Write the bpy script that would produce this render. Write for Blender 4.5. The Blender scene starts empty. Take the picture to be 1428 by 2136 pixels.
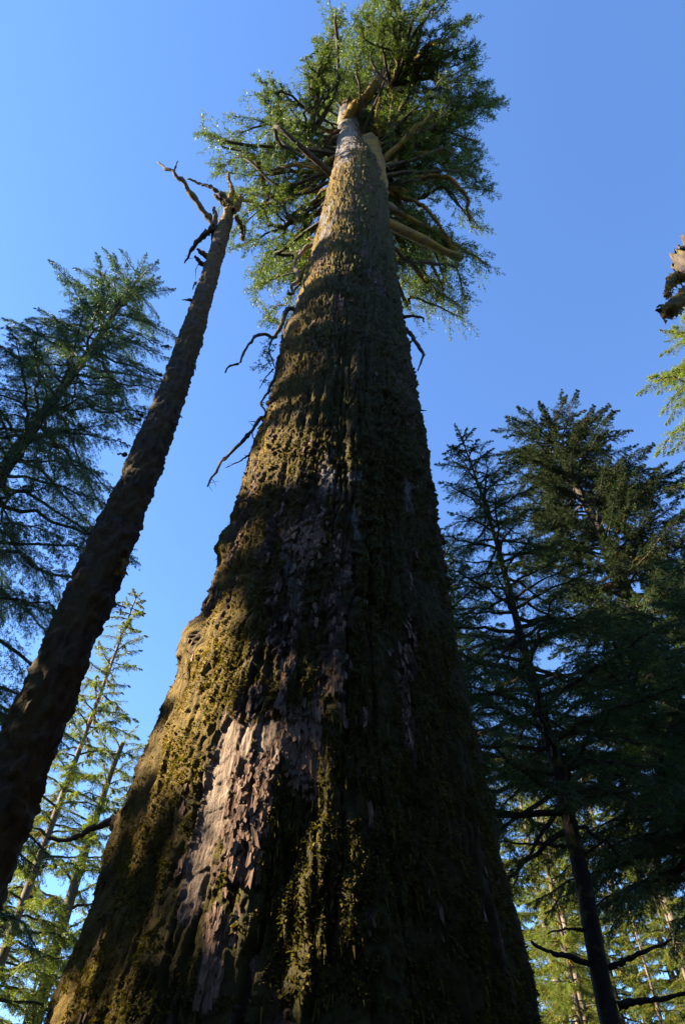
import bpy, math
import numpy as np
from mathutils import Vector, Matrix

# ------------------------------------------------------------------ camera, sky, sun, exposure
scene = bpy.context.scene
COL = scene.collection
PITCH = math.radians(48.7)
CAM = np.array((0.0, 0.0, 1.6))
F = 1424.0                                    # focal length in photo pixels (24 mm equivalent, portrait)
cam_d = bpy.data.cameras.new("camera")
cam = bpy.data.objects.new("camera", cam_d)
COL.objects.link(cam)
cam.location = CAM
cam.rotation_euler = (math.pi / 2 + PITCH, 0, 0)
cam_d.sensor_fit = 'VERTICAL'
cam_d.sensor_height = 36.0
cam_d.sensor_width = 36.0
cam_d.lens = 24.0
cam_d.clip_start = 0.05
cam_d.clip_end = 3000.0
scene.camera = cam

SUN_EL = math.radians(33)
SUN_AZ = math.radians(3)                     # sun on the left, almost square to the view
SUN = np.array((-math.cos(SUN_EL) * math.cos(SUN_AZ), -math.cos(SUN_EL) * math.sin(SUN_AZ), math.sin(SUN_EL)))
world = bpy.data.worlds.new("World")
scene.world = world
world.use_nodes = True
wn = world.node_tree.nodes
wl = world.node_tree.links
bg = wn["Background"]
sky = wn.new("ShaderNodeTexSky")
sky.sky_type = 'NISHITA'
sky.sun_disc = False
sky.sun_elevation = SUN_EL
sky.sun_rotation = math.atan2(SUN[0], SUN[1])
sky.altitude = 1500
sky.air_density = 1.0
sky.dust_density = 0.05
sky.ozone_density = 7.5
wl.new(sky.outputs[0], bg.inputs[0])
bg.inputs[1].default_value = 0.075
sun_d = bpy.data.lights.new("sun", 'SUN')
sun_d.energy = 5.0
sun_d.angle = math.radians(0.53)
sun_d.color = (1.0, 0.84, 0.60)
sun = bpy.data.objects.new("sun", sun_d)
COL.objects.link(sun)
sun.rotation_euler = Vector(SUN).to_track_quat('Z', 'Y').to_euler()
scene.view_settings.view_transform = 'Standard'
scene.view_settings.look = 'None'
scene.view_settings.gamma = 1.0
scene.view_settings.use_curve_mapping = False
scene.view_settings.exposure = 2.7
scene.render.engine = 'CYCLES'
scene.cycles.max_bounces = 6
scene.cycles.diffuse_bounces = 3
scene.cycles.glossy_bounces = 2
scene.cycles.transmission_bounces = 3
scene.cycles.transparent_max_bounces = 4

# ------------------------------------------------------------------ small maths helpers
def ray(u, v):
    """direction of the photograph's pixel (u, v) in the world, unit depth along the lens axis"""
    x = (u - 714.0) / F
    y = (1068.0 - v) / F
    return np.array((x, math.cos(PITCH) - y * math.sin(PITCH), math.sin(PITCH) + y * math.cos(PITCH)))

def atY(u, v, Y):
    d = ray(u, v)
    return CAM + d * (Y / d[1])

def atZ(u, v, Z):
    d = ray(u, v)
    return CAM + d * ((Z - CAM[2]) / d[2])

def project(p):
    q = p - CAM
    dep = q[:, 1] * math.cos(PITCH) + q[:, 2] * math.sin(PITCH)
    up = -q[:, 1] * math.sin(PITCH) + q[:, 2] * math.cos(PITCH)
    return 714 + F * q[:, 0] / dep, 1068 - F * up / dep

def unit(a):
    return a / np.maximum(np.linalg.norm(a, axis=-1, keepdims=True), 1e-9)

def h32(a, b, c, seed):
    h = (a.astype(np.uint32) * np.uint32(374761393) + b.astype(np.uint32) * np.uint32(668265263)
         + c.astype(np.uint32) * np.uint32(2246822519) + np.uint32((seed * 3266489917) & 0xffffffff))
    h ^= h >> np.uint32(15)
    h *= np.uint32(2246822519)
    h ^= h >> np.uint32(13)
    h *= np.uint32(3266489917)
    h ^= h >> np.uint32(16)
    return h.astype(np.float64) / 4294967295.0

def vnoise(p, seed=0):
    """value noise in -1..1 at points p (N,3)"""
    i = np.floor(p).astype(np.int64)
    f = p - i
    w = f * f * f * (f * (f * 6 - 15) + 10)
    out = 0
    for dx in (0, 1):
        wx = w[:, 0] if dx else 1 - w[:, 0]
        for dy in (0, 1):
            wy = w[:, 1] if dy else 1 - w[:, 1]
            for dz in (0, 1):
                wz = w[:, 2] if dz else 1 - w[:, 2]
                out = out + wx * wy * wz * h32(i[:, 0] + dx, i[:, 1] + dy, i[:, 2] + dz, seed)
    return out * 2 - 1

def fbm(p, octv=3, seed=0, gain=0.5):
    a, s, tot = 1.0, 0.0, 0.0
    for k in range(octv):
        s = s + a * vnoise(p * (2.03 ** k) + 17.3 * k, seed + k)
        tot += a
        a *= gain
    return s / tot

def worley(x, y, seed=0):
    """nearest jittered cell: cell random, offset dx, dy from its centre, edge distance F2-F1"""
    ix, iy = np.floor(x).astype(np.int64), np.floor(y).astype(np.int64)
    b1 = np.full(x.shape, 9.0); b2 = b1.copy()
    rd = np.zeros(x.shape); ddx = rd.copy(); ddy = rd.copy()
    z = np.zeros_like(ix)
    for ox in (-1, 0, 1):
        for oy in (-1, 0, 1):
            cx, cy = ix + ox, iy + oy
            jx = cx + 0.1 + 0.8 * h32(cx, cy, z, seed)
            jy = cy + 0.1 + 0.8 * h32(cx, cy, z, seed + 1)
            dx, dy = x - jx, y - jy
            d = np.sqrt(dx * dx + dy * dy)
            near = d < b1
            b2 = np.where(near, b1, np.minimum(b2, d))
            r = h32(cx, cy, z, seed + 2)
            rd = np.where(near, r, rd); ddx = np.where(near, dx, ddx); ddy = np.where(near, dy, ddy)
            b1 = np.where(near, d, b1)
    return rd, ddx, ddy, b2 - b1

def sstep(a, b, x):
    t = np.clip((x - a) / (b - a), 0, 1)
    return t * t * (3 - 2 * t)

def in_poly(u, v, poly):
    c = np.zeros(u.shape, bool)
    n = len(poly)
    for i in range(n):
        x1, y1 = poly[i]; x2, y2 = poly[(i + 1) % n]
        if y1 == y2:
            continue
        hit = ((y1 > v) != (y2 > v)) & (u < (x2 - x1) * (v - y1) / (y2 - y1) + x1)
        c ^= hit
    return c

# ------------------------------------------------------------------ object helpers
def mesh_np(name, verts, faces, mats, attrs=None, midx=None, smooth=True):
    """verts (N,3); faces: list of int arrays (M,k)"""
    me = bpy.data.meshes.new(name)
    faces = [f for f in (faces if isinstance(faces, list) else [faces]) if len(f)]
    me.vertices.add(len(verts))
    me.vertices.foreach_set("co", np.ascontiguousarray(verts, dtype=np.float32).ravel())
    nl = sum(f.size for f in faces); nf = sum(len(f) for f in faces)
    me.loops.add(nl); me.polygons.add(nf)
    me.loops.foreach_set("vertex_index", np.concatenate([f.ravel() for f in faces]).astype(np.int32))
    tot = np.concatenate([np.full(len(f), f.shape[1]) for f in faces]).astype(np.int32)
    st = np.concatenate(([0], np.cumsum(tot)[:-1])).astype(np.int32)
    me.polygons.foreach_set("loop_start", st)
    if midx is not None:
        me.polygons.foreach_set("material_index", np.ascontiguousarray(midx, dtype=np.int32))
    me.polygons.foreach_set("use_smooth", np.full(nf, smooth, dtype=bool))
    for m in (mats if isinstance(mats, (list, tuple)) else [mats]):
        me.materials.append(m)
    for k, a in (attrs or {}).items():
        at = me.attributes.new(k, 'FLOAT', 'POINT')
        at.data.foreach_set("value", np.ascontiguousarray(a, dtype=np.float32))
    me.update(calc_edges=True)
    return me

def link(name, me, parent=None):
    o = bpy.data.objects.new(name, me)
    COL.objects.link(o)
    if parent is not None:
        o.parent = parent
        o.matrix_parent_inverse = Matrix.Translation(-Vector(parent.location))
    return o

def thing(name, label, cat, loc, group=None):
    o = bpy.data.objects.new(name, None)
    COL.objects.link(o)
    o.location = loc
    o.empty_display_size = 0.5
    o["label"] = label
    o["category"] = cat
    if group:
        o["group"] = group
    return o

def tube(pts, rad, k=6, rng=None, bump=0.0, cap=True):
    """tube along a polyline -> verts, quads, tris"""
    pts = np.asarray(pts, float); rad = np.asarray(rad, float)
    n = len(pts)
    tan = unit(np.gradient(pts, axis=0))
    ref = np.array((0.31, 0.2, 0.93)) if abs(tan[0][2]) < 0.8 else np.array((1.0, 0.15, 0.1))
    a = unit(np.cross(tan, ref)); b = np.cross(tan, a)
    th = np.arange(k) * 2 * math.pi / k
    r = rad[:, None] * np.ones(k)
    if bump and rng is not None:
        r = r * (1 + bump * rng.standard_normal((n, k)))
    v = pts[:, None, :] + r[..., None] * (np.cos(th)[None, :, None] * a[:, None, :] + np.sin(th)[None, :, None] * b[:, None, :])
    v = v.reshape(-1, 3)
    i = np.arange(n - 1)[:, None] * k; j = np.arange(k)[None, :]; j2 = (j + 1) % k
    q = np.stack((i + j, i + j2, i + k + j2, i + k + j), -1).reshape(-1, 4)
    t = np.zeros((0, 3), int)
    if cap:
        v = np.vstack((v, pts[-1:] + tan[-1:] * rad[-1]))
        e = (n - 1) * k; jj = np.arange(k)
        t = np.stack((e + jj, e + (jj + 1) % k, np.full(k, n * k)), -1)
    return v, q, t

def resample(pts, n):
    """smooth curve through control points (Catmull-Rom)"""
    P = np.asarray(pts, float)
    if len(P) == 2:
        s = np.linspace(0, 1, n)[:, None]
        return P[0] * (1 - s) + P[1] * s
    Q = np.vstack((2 * P[0] - P[1], P, 2 * P[-1] - P[-2]))
    t = np.linspace(0, len(P) - 1 - 1e-6, n)
    i = t.astype(int); f = (t - i)[:, None]
    p0, p1, p2, p3 = Q[i], Q[i + 1], Q[i + 2], Q[i + 3]
    return 0.5 * (2 * p1 + (p2 - p0) * f + (2 * p0 - 5 * p1 + 4 * p2 - p3) * f ** 2 + (3 * p1 - p0 - 3 * p2 + p3) * f ** 3)

# ------------------------------------------------------------------ materials
def new_mat(name):
    m = bpy.data.materials.new(name)
    m.use_nodes = True
    nt = m.node_tree
    return m, nt, nt.nodes["Principled BSDF"]

def ramp(nt, fac, stops):
    r = nt.nodes.new("ShaderNodeValToRGB")
    el = r.color_ramp.elements
    while len(el) < len(stops):
        el.new(0.5)
    for e, (p, c) in zip(el, stops):
        e.position = p
        e.color = (*c, 1)
    nt.links.new(fac, r.inputs[0])
    return r.outputs[0]

def mix(nt, fac, a, b, mode='MIX'):
    m = nt.nodes.new("ShaderNodeMix")
    m.data_type = 'RGBA'
    m.blend_type = mode
    for s, x in ((m.inputs[0], fac), (m.inputs[6], a), (m.inputs[7], b)):
        if isinstance(x, (int, float)):
            s.default_value = x
        elif isinstance(x, tuple):
            s.default_value = (*x, 1)
        else:
            nt.links.new(x, s)
    return m.outputs[2]

def noise(nt, scale, detail=4, rough=0.6, stretch=None, vec=None):
    n = nt.nodes.new("ShaderNodeTexNoise")
    n.inputs["Scale"].default_value = scale
    n.inputs["Detail"].default_value = detail
    n.inputs["Roughness"].default_value = rough
    g = vec
    if g is None:
        g = nt.nodes.new("ShaderNodeNewGeometry").outputs["Position"]
    if stretch:
        mp = nt.nodes.new("ShaderNodeMapping")
        mp.inputs["Scale"].default_value = stretch
        nt.links.new(g, mp.inputs[0])
        g = mp.outputs[0]
    nt.links.new(g, n.inputs["Vector"])
    return n.outputs[0]

def math_n(nt, op, a, b=None):
    m = nt.nodes.new("ShaderNodeMath")
    m.operation = op
    for s, x in ((m.inputs[0], a), (m.inputs[1], b)):
        if x is None:
            continue
        if isinstance(x, (int, float)):
            s.default_value = x
        else:
            nt.links.new(x, s)
    return m.outputs[0]

def attr(nt, name):
    a = nt.nodes.new("ShaderNodeAttribute")
    a.attribute_name = name
    return a.outputs["Fac"]

def bump(nt, bsdf, h, strength=0.5, dist=0.02):
    b = nt.nodes.new("ShaderNodeBump")
    b.inputs["Strength"].default_value = strength
    b.inputs["Distance"].default_value = dist
    nt.links.new(h, b.inputs["Height"])
    nt.links.new(b.outputs[0], bsdf.inputs["Normal"])

def leaf_mat(name, dark, light, brown=(0.10, 0.06, 0.02), rough=0.45, spec=0.35, trans=0.35):
    m, nt, b = new_mat(name)
    r = attr(nt, "rnd")
    c = ramp(nt, r, [(0.0, dark), (0.62, light), (0.93, light), (1.0, brown)])
    big = noise(nt, 0.6, 2)
    c = mix(nt, math_n(nt, 'MULTIPLY', big, 0.5), c, dark)
    nt.links.new(c, b.inputs["Base Color"])
    b.inputs["Roughness"].default_value = rough
    b.inputs["Specular IOR Level"].default_value = spec
    t = nt.nodes.new("ShaderNodeBsdfTranslucent")
    tc = mix(nt, 1.0, c, (1.25, 1.35, 0.45), 'MULTIPLY')
    nt.links.new(tc, t.inputs[0])
    ms = nt.nodes.new("ShaderNodeMixShader")
    ms.inputs[0].default_value = trans
    nt.links.new(b.outputs[0], ms.inputs[1])
    nt.links.new(t.outputs[0], ms.inputs[2])
    nt.links.new(ms.outputs[0], nt.nodes["Material Output"].inputs[0])
    return m

def bark_mat(name, c1, c2, moss=(0.10, 0.085, 0.02), moss_amt=0.5, stretch=(9, 9, 2.0), bstr=0.7):
    m, nt, b = new_mat(name)
    n1 = noise(nt, 1.0, 6, 0.65, stretch)
    c = ramp(nt, n1, [(0.3, c1), (0.68, c2)])
    n2 = noise(nt, 1.7, 4, 0.7)
    mm = ramp(nt, n2, [(0.62 - 0.3 * moss_amt, (0, 0, 0)), (0.74 - 0.3 * moss_amt, (1, 1, 1))])
    n3 = noise(nt, 14, 3, 0.7)
    mc = mix(nt, n3, tuple(x * 0.45 for x in moss), tuple(min(1, x * 1.5) for x in moss))
    c = mix(nt, mm, c, mc)
    nt.links.new(c, b.inputs["Base Color"])
    b.inputs["Roughness"].default_value = 0.9
    b.inputs["Specular IOR Level"].default_value = 0.2
    bump(nt, b, math_n(nt, 'ADD', n1, math_n(nt, 'MULTIPLY', n3, 0.5)), bstr, 0.04)
    return m

M_cedar_leaf = leaf_mat("cedar_foliage", (0.0218, 0.0406, 0.0125), (0.0897, 0.1209, 0.0265), rough=0.5, spec=0.18, trans=0.42)
M_hemlock_leaf = leaf_mat("hemlock_foliage", (0.0160, 0.0384, 0.0192), (0.0560, 0.1000, 0.0400), trans=0.32)
M_sunny_leaf = leaf_mat("sunlit_foliage", (0.0521, 0.0818, 0.0163), (0.1860, 0.2158, 0.0409), brown=(0.1488, 0.0893, 0.0223), trans=0.45)  # leaf colour brightened and yellowed for trees standing in the sun
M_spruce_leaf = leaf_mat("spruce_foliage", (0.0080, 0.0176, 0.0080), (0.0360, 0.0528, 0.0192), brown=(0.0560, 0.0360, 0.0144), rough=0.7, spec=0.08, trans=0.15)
M_gold_moss = leaf_mat("hanging_moss", (0.0750, 0.0525, 0.0090), (0.2250, 0.1500, 0.0225), brown=(0.1200, 0.0525, 0.0150), rough=0.9, spec=0.1, trans=0.3)
M_twig = bark_mat("twig_bark", (0.0210, 0.0154, 0.0105), (0.0595, 0.0455, 0.0315), moss_amt=0.2)
M_limb = bark_mat("mossy_limb", (0.0340, 0.0238, 0.0153), (0.0935, 0.0680, 0.0425), moss=(0.1445, 0.0892, 0.0170), moss_amt=0.75)
M_dead = bark_mat("dead_branch_wood", (0.0270, 0.0198, 0.0144), (0.0840, 0.0630, 0.0450), moss_amt=0.25)
M_red_dead = bark_mat("barkless_branch_wood", (0.0715, 0.0385, 0.0220), (0.1650, 0.1045, 0.0660), moss_amt=0.05)
M_snag_bark = bark_mat("snag_bark", (0.0154, 0.0112, 0.0084), (0.0700, 0.0490, 0.0350), moss=(0.0525, 0.0350, 0.0126), moss_amt=0.7)
M_hem_bark = bark_mat("hemlock_bark", (0.0300, 0.0240, 0.0180), (0.1020, 0.0810, 0.0630), moss_amt=0.3)
M_shade_bark = bark_mat("shaded_hemlock_bark", (0.0098, 0.0077, 0.0063), (0.0385, 0.0308, 0.0238), moss_amt=0.3)  # hemlock bark darkened for trunks that stand in shade
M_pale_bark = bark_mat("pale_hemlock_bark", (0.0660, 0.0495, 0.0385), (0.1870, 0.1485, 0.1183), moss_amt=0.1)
M_grey_snag = bark_mat("grey_snag_wood", (0.0210, 0.0168, 0.0140), (0.0910, 0.0700, 0.0560), moss_amt=0.1, stretch=(16, 16, 3.0), bstr=1.0)

def floor_mat():
    m, nt, b = new_mat("forest_floor")
    n1 = noise(nt, 0.5, 6, 0.7)
    n2 = noise(nt, 5, 5, 0.7)
    c = ramp(nt, n1, [(0.35, (0.02, 0.016, 0.010)), (0.5, (0.035, 0.03, 0.012)), (0.7, (0.03, 0.045, 0.012))])
    c = mix(nt, n2, c, (0.012, 0.01, 0.006))
    nt.links.new(c, b.inputs["Base Color"])
    b.inputs["Roughness"].default_value = 0.95
    bump(nt, b, n2, 0.8, 0.1)
    return m

def trunk_mat():
    """giant's bark: attributes moss / wood / dry steer brown furrowed bark, pale bare wood, olive shaded and golden sunlit moss"""
    m, nt, b = new_mat("giant_bark")
    g = nt.nodes.new("ShaderNodeNewGeometry").outputs["Position"]
    fib = noise(nt, 1.0, 7, 0.7, (34, 34, 1.3), g)
    fine = noise(nt, 55, 4, 0.7, None, g)
    mid = noise(nt, 7, 5, 0.65, None, g)
    bark = ramp(nt, fib, [(0.28, (0.0221, 0.0125, 0.0076)), (0.5, (0.0693, 0.0410, 0.0255)), (0.72, (0.1386, 0.0883, 0.0587))])
    bark = mix(nt, math_n(nt, 'MULTIPLY', mid, 0.5), bark, (0.1200, 0.0720, 0.0510))
    cell = attr(nt, "cell")
    bark = mix(nt, math_n(nt, 'MULTIPLY', cell, 0.55), bark, (0.0540, 0.0330, 0.0240))
    wood = ramp(nt, fib, [(0.36, (0.0683, 0.0402, 0.0251)), (0.5, (0.2252, 0.1637, 0.1230)), (0.64, (0.3549, 0.2779, 0.2208))])
    grey = ramp(nt, fib, [(0.36, (0.0450, 0.0400, 0.0375)), (0.5, (0.1300, 0.1225, 0.1200)), (0.66, (0.2300, 0.2225, 0.2200))])
    wood = mix(nt, attr(nt, "grey"), wood, grey)
    c = mix(nt, attr(nt, "wood"), bark, wood)
    olive = ramp(nt, mid, [(0.3, (0.0210, 0.0216, 0.0054)), (0.5, (0.0510, 0.0468, 0.0108)), (0.72, (0.0960, 0.0780, 0.0180))])  # moss darkened where the trunk lies in shade
    gold = ramp(nt, mid, [(0.3, (0.1092, 0.0652, 0.0156)), (0.5, (0.2294, 0.1445, 0.0290)), (0.72, (0.3715, 0.2606, 0.0483))])  # moss brightened where the sun falls
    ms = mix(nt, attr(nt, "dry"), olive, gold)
    tone = ramp(nt, noise(nt, 0.9, 4, 0.6, (1, 1, 0.45), g), [(0.40, (0, 0, 0)), (0.62, (1, 1, 1))])
    ms = mix(nt, math_n(nt, 'MULTIPLY', tone, 0.6), ms, (0.06, 0.042, 0.016))
    ms = mix(nt, math_n(nt, 'MULTIPLY', fine, 0.5), ms, (0.03, 0.022, 0.008))
    ma = math_n(nt, 'ADD', attr(nt, "moss"), math_n(nt, 'MULTIPLY', math_n(nt, 'SUBTRACT', fine, 0.5), 0.9))
    ma = ramp(nt, ma, [(0.4, (0, 0, 0)), (0.6, (1, 1, 1))])
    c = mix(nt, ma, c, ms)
    nt.links.new(c, b.inputs["Base Color"])
    b.inputs["Roughness"].default_value = 0.88
    b.inputs["Specular IOR Level"].default_value = 0.18
    hh = math_n(nt, 'ADD', math_n(nt, 'MULTIPLY', fib, 1.0), math_n(nt, 'MULTIPLY', fine, 0.7))
    bump(nt, b, hh, 1.0, 0.045)
    return m

M_giant = trunk_mat()

def flake_mat(name, cols):
    m, nt, b = new_mat(name)
    g = nt.nodes.new("ShaderNodeNewGeometry").outputs["Position"]
    fib = noise(nt, 1.0, 6, 0.7, (30, 30, 4.0), g)
    oi = nt.nodes.new("ShaderNodeObjectInfo").outputs["Random"]
    c = ramp(nt, fib, [(0.3, cols[0]), (0.52, cols[1]), (0.75, cols[2])])
    c = mix(nt, math_n(nt, 'MULTIPLY', oi, 0.45), c, cols[0])
    nt.links.new(c, b.inputs["Base Color"])
    b.inputs["Roughness"].default_value = 0.85
    b.inputs["Specular IOR Level"].default_value = 0.2
    bump(nt, b, fib, 0.6, 0.02)
    return m

M_flake = flake_mat("bark_flake", ((0.0630, 0.0349, 0.0221), (0.1733, 0.1046, 0.0708), (0.2992, 0.1987, 0.1445)))
M_moss_tuft = leaf_mat("trunk_moss", (0.0375, 0.0338, 0.0075), (0.1275, 0.1013, 0.0195), brown=(0.0975, 0.0450, 0.0135), rough=0.9, spec=0.1, trans=0.25)
M_moss_gold = leaf_mat("golden_lit_moss", (0.0900, 0.0520, 0.0110), (0.2700, 0.1700, 0.0280), brown=(0.1800, 0.0750, 0.0200), rough=0.9, spec=0.1, trans=0.25)  # dry moss tufts, colour brightened for the sunlit side

# ------------------------------------------------------------------ setting: forest floor
def build_floor():
    rng = np.random.default_rng(5)
    g = np.concatenate((np.linspace(-900, -60, 14), np.linspace(-50, 80, 90), np.linspace(95, 900, 14)))
    X, Y = np.meshgrid(g, g)
    p = np.stack((X.ravel(), Y.ravel(), np.zeros(X.size)), -1)
    near = np.hypot(p[:, 0], p[:, 1])
    p[:, 2] = 0.35 * fbm(p * 0.13, 3, 3) * sstep(2.0, 8.0, near) - 0.05
    n = len(g)
    i = np.arange(n - 1)[:, None] * n + np.arange(n - 1)[None, :]
    q = np.stack((i, i + 1, i + n + 1, i + n), -1).reshape(-1, 4)
    o = link("forest_floor", mesh_np("forest_floor", p, q, floor_mat()))
    o["kind"] = "structure"
    o["label"] = "shaded forest floor of brown litter and moss"

build_floor()

# ------------------------------------------------------------------ the giant's trunk profile, from its outline
SIL = [(2136, 110, 1105), (2000, 160, 1080), (1880, 207, 1056), (1680, 270, 1016), (1530, 330, 985), (1450, 358, 967),
       (1380, 383, 955), (1260, 430, 935), (1180, 458, 922), (1070, 492, 908), (1000, 511, 897), (940, 530, 887),
       (870, 556, 874), (760, 586, 857), (690, 606, 843), (620, 626, 830), (530, 650, 817), (460, 669, 811), (400, 684, 805),
       (360, 693, 797), (335, 698, 778), (310, 701, 760), (280, 703, 752), (250, 704, 746), (222, 709, 742)]
GY = 9.0
prof = []
for v, ul, ur in SIL:
    dl, dr = ray(ul, v), ray(ur, v)
    al, ar = math.atan2(dl[0], dl[1]), math.atan2(dr[0], dr[1])
    ac, hf = (al + ar) / 2, (ar - al) / 2
    D = GY / math.cos(ac)
    td = D * math.cos(hf)
    z = CAM[2] + td * 0.5 * (dl[2] / math.hypot(dl[0], dl[1]) + dr[2] / math.hypot(dr[0], dr[1]))
    prof.append((z, D * math.sin(ac), D * math.sin(hf)))
prof = np.array(prof)
prof = np.vstack(([(-0.3, prof[0, 1] - 0.12, prof[0, 2] * 1.32), (1.5, prof[0, 1] - 0.05, prof[0, 2] * 1.12)], prof))
Z_TOP = prof[-1, 0]
def gx(z): return np.interp(z, prof[:, 0], prof[:, 1])
def gr(z): return np.interp(z, prof[:, 0], prof[:, 2])
print("giant profile", [tuple(round(float(a), 2) for a in r) for r in prof])

def on_trunk(u, v):
    d = ray(u, v)
    lo = np.linspace(3, 70, 6000)
    P = CAM + lo[:, None] * d
    ins = np.hypot(P[:, 0] - gx(P[:, 2]), P[:, 1] - GY) < gr(P[:, 2])
    k = np.argmax(ins) if ins.any() else np.argmin(np.hypot(P[:, 0] - gx(P[:, 2]), P[:, 1] - GY) - gr(P[:, 2]))
    return P[k]

# bare places and bright moss of the bark, outlined on the trunk
PALE = [[(470, 1495), (590, 1480), (585, 1560), (565, 1610), (520, 1620), (500, 1680), (465, 1760), (430, 1860), (402, 1945), (372, 1945), (388, 1850), (412, 1750), (432, 1670), (425, 1640), (455, 1560)],
        [(664, 466), (694, 438), (696, 462), (682, 486), (672, 490)], [(690, 235), (716, 215), (712, 290), (702, 335), (694, 360), (690, 310)],
        [(700, 225), (745, 225), (748, 290), (722, 320), (702, 320)]]
FLAKY = [[(478, 1600), (570, 1560), (590, 1480), (600, 1560), (570, 1700), (545, 1835), (490, 1850), (475, 1740)],
         [(455, 1900), (500, 1890), (480, 2000), (470, 2110), (425, 2130), (445, 2000)],
         [(600, 1080), (670, 1060), (690, 1130), (650, 1180), (600, 1170)], [(600, 1500), (645, 1480), (680, 1600), (640, 1680), (600, 1640)]]
GREY = [[(700, 1000), (765, 1005), (760, 1110), (705, 1110)], [(640, 930), (700, 930), (700, 1030), (650, 1030)], [(700, 690), (725, 690), (722, 800), (706, 800)],
        [(640, 690), (690, 680), (695, 715), (645, 720)], [(735, 685), (800, 680), (800, 705), (735, 712)], [(820, 990), (870, 990), (880, 1060), (830, 1060)],
        [(700, 1200), (750, 1200), (750, 1330), (705, 1330)], [(655, 462), (700, 430), (700, 470), (685, 500), (668, 496)],
        [(580, 1170), (660, 1180), (640, 1230), (590, 1220)]]

def poly_mask(u, v, polys, soft, nz):
    """soft inside-ness of wobbling outlines"""
    m = np.zeros(u.shape)
    for k, (a, b) in enumerate(((0, 0), (soft, 0), (-soft, 0), (0, soft * 2), (0, -soft * 2))):
        for pl in polys:
            m += 0.2 * in_poly(u + a + nz[0] * soft * 3.6, v + b + nz[1] * soft * 9, pl)
    return np.clip(m, 0, 1)

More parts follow.
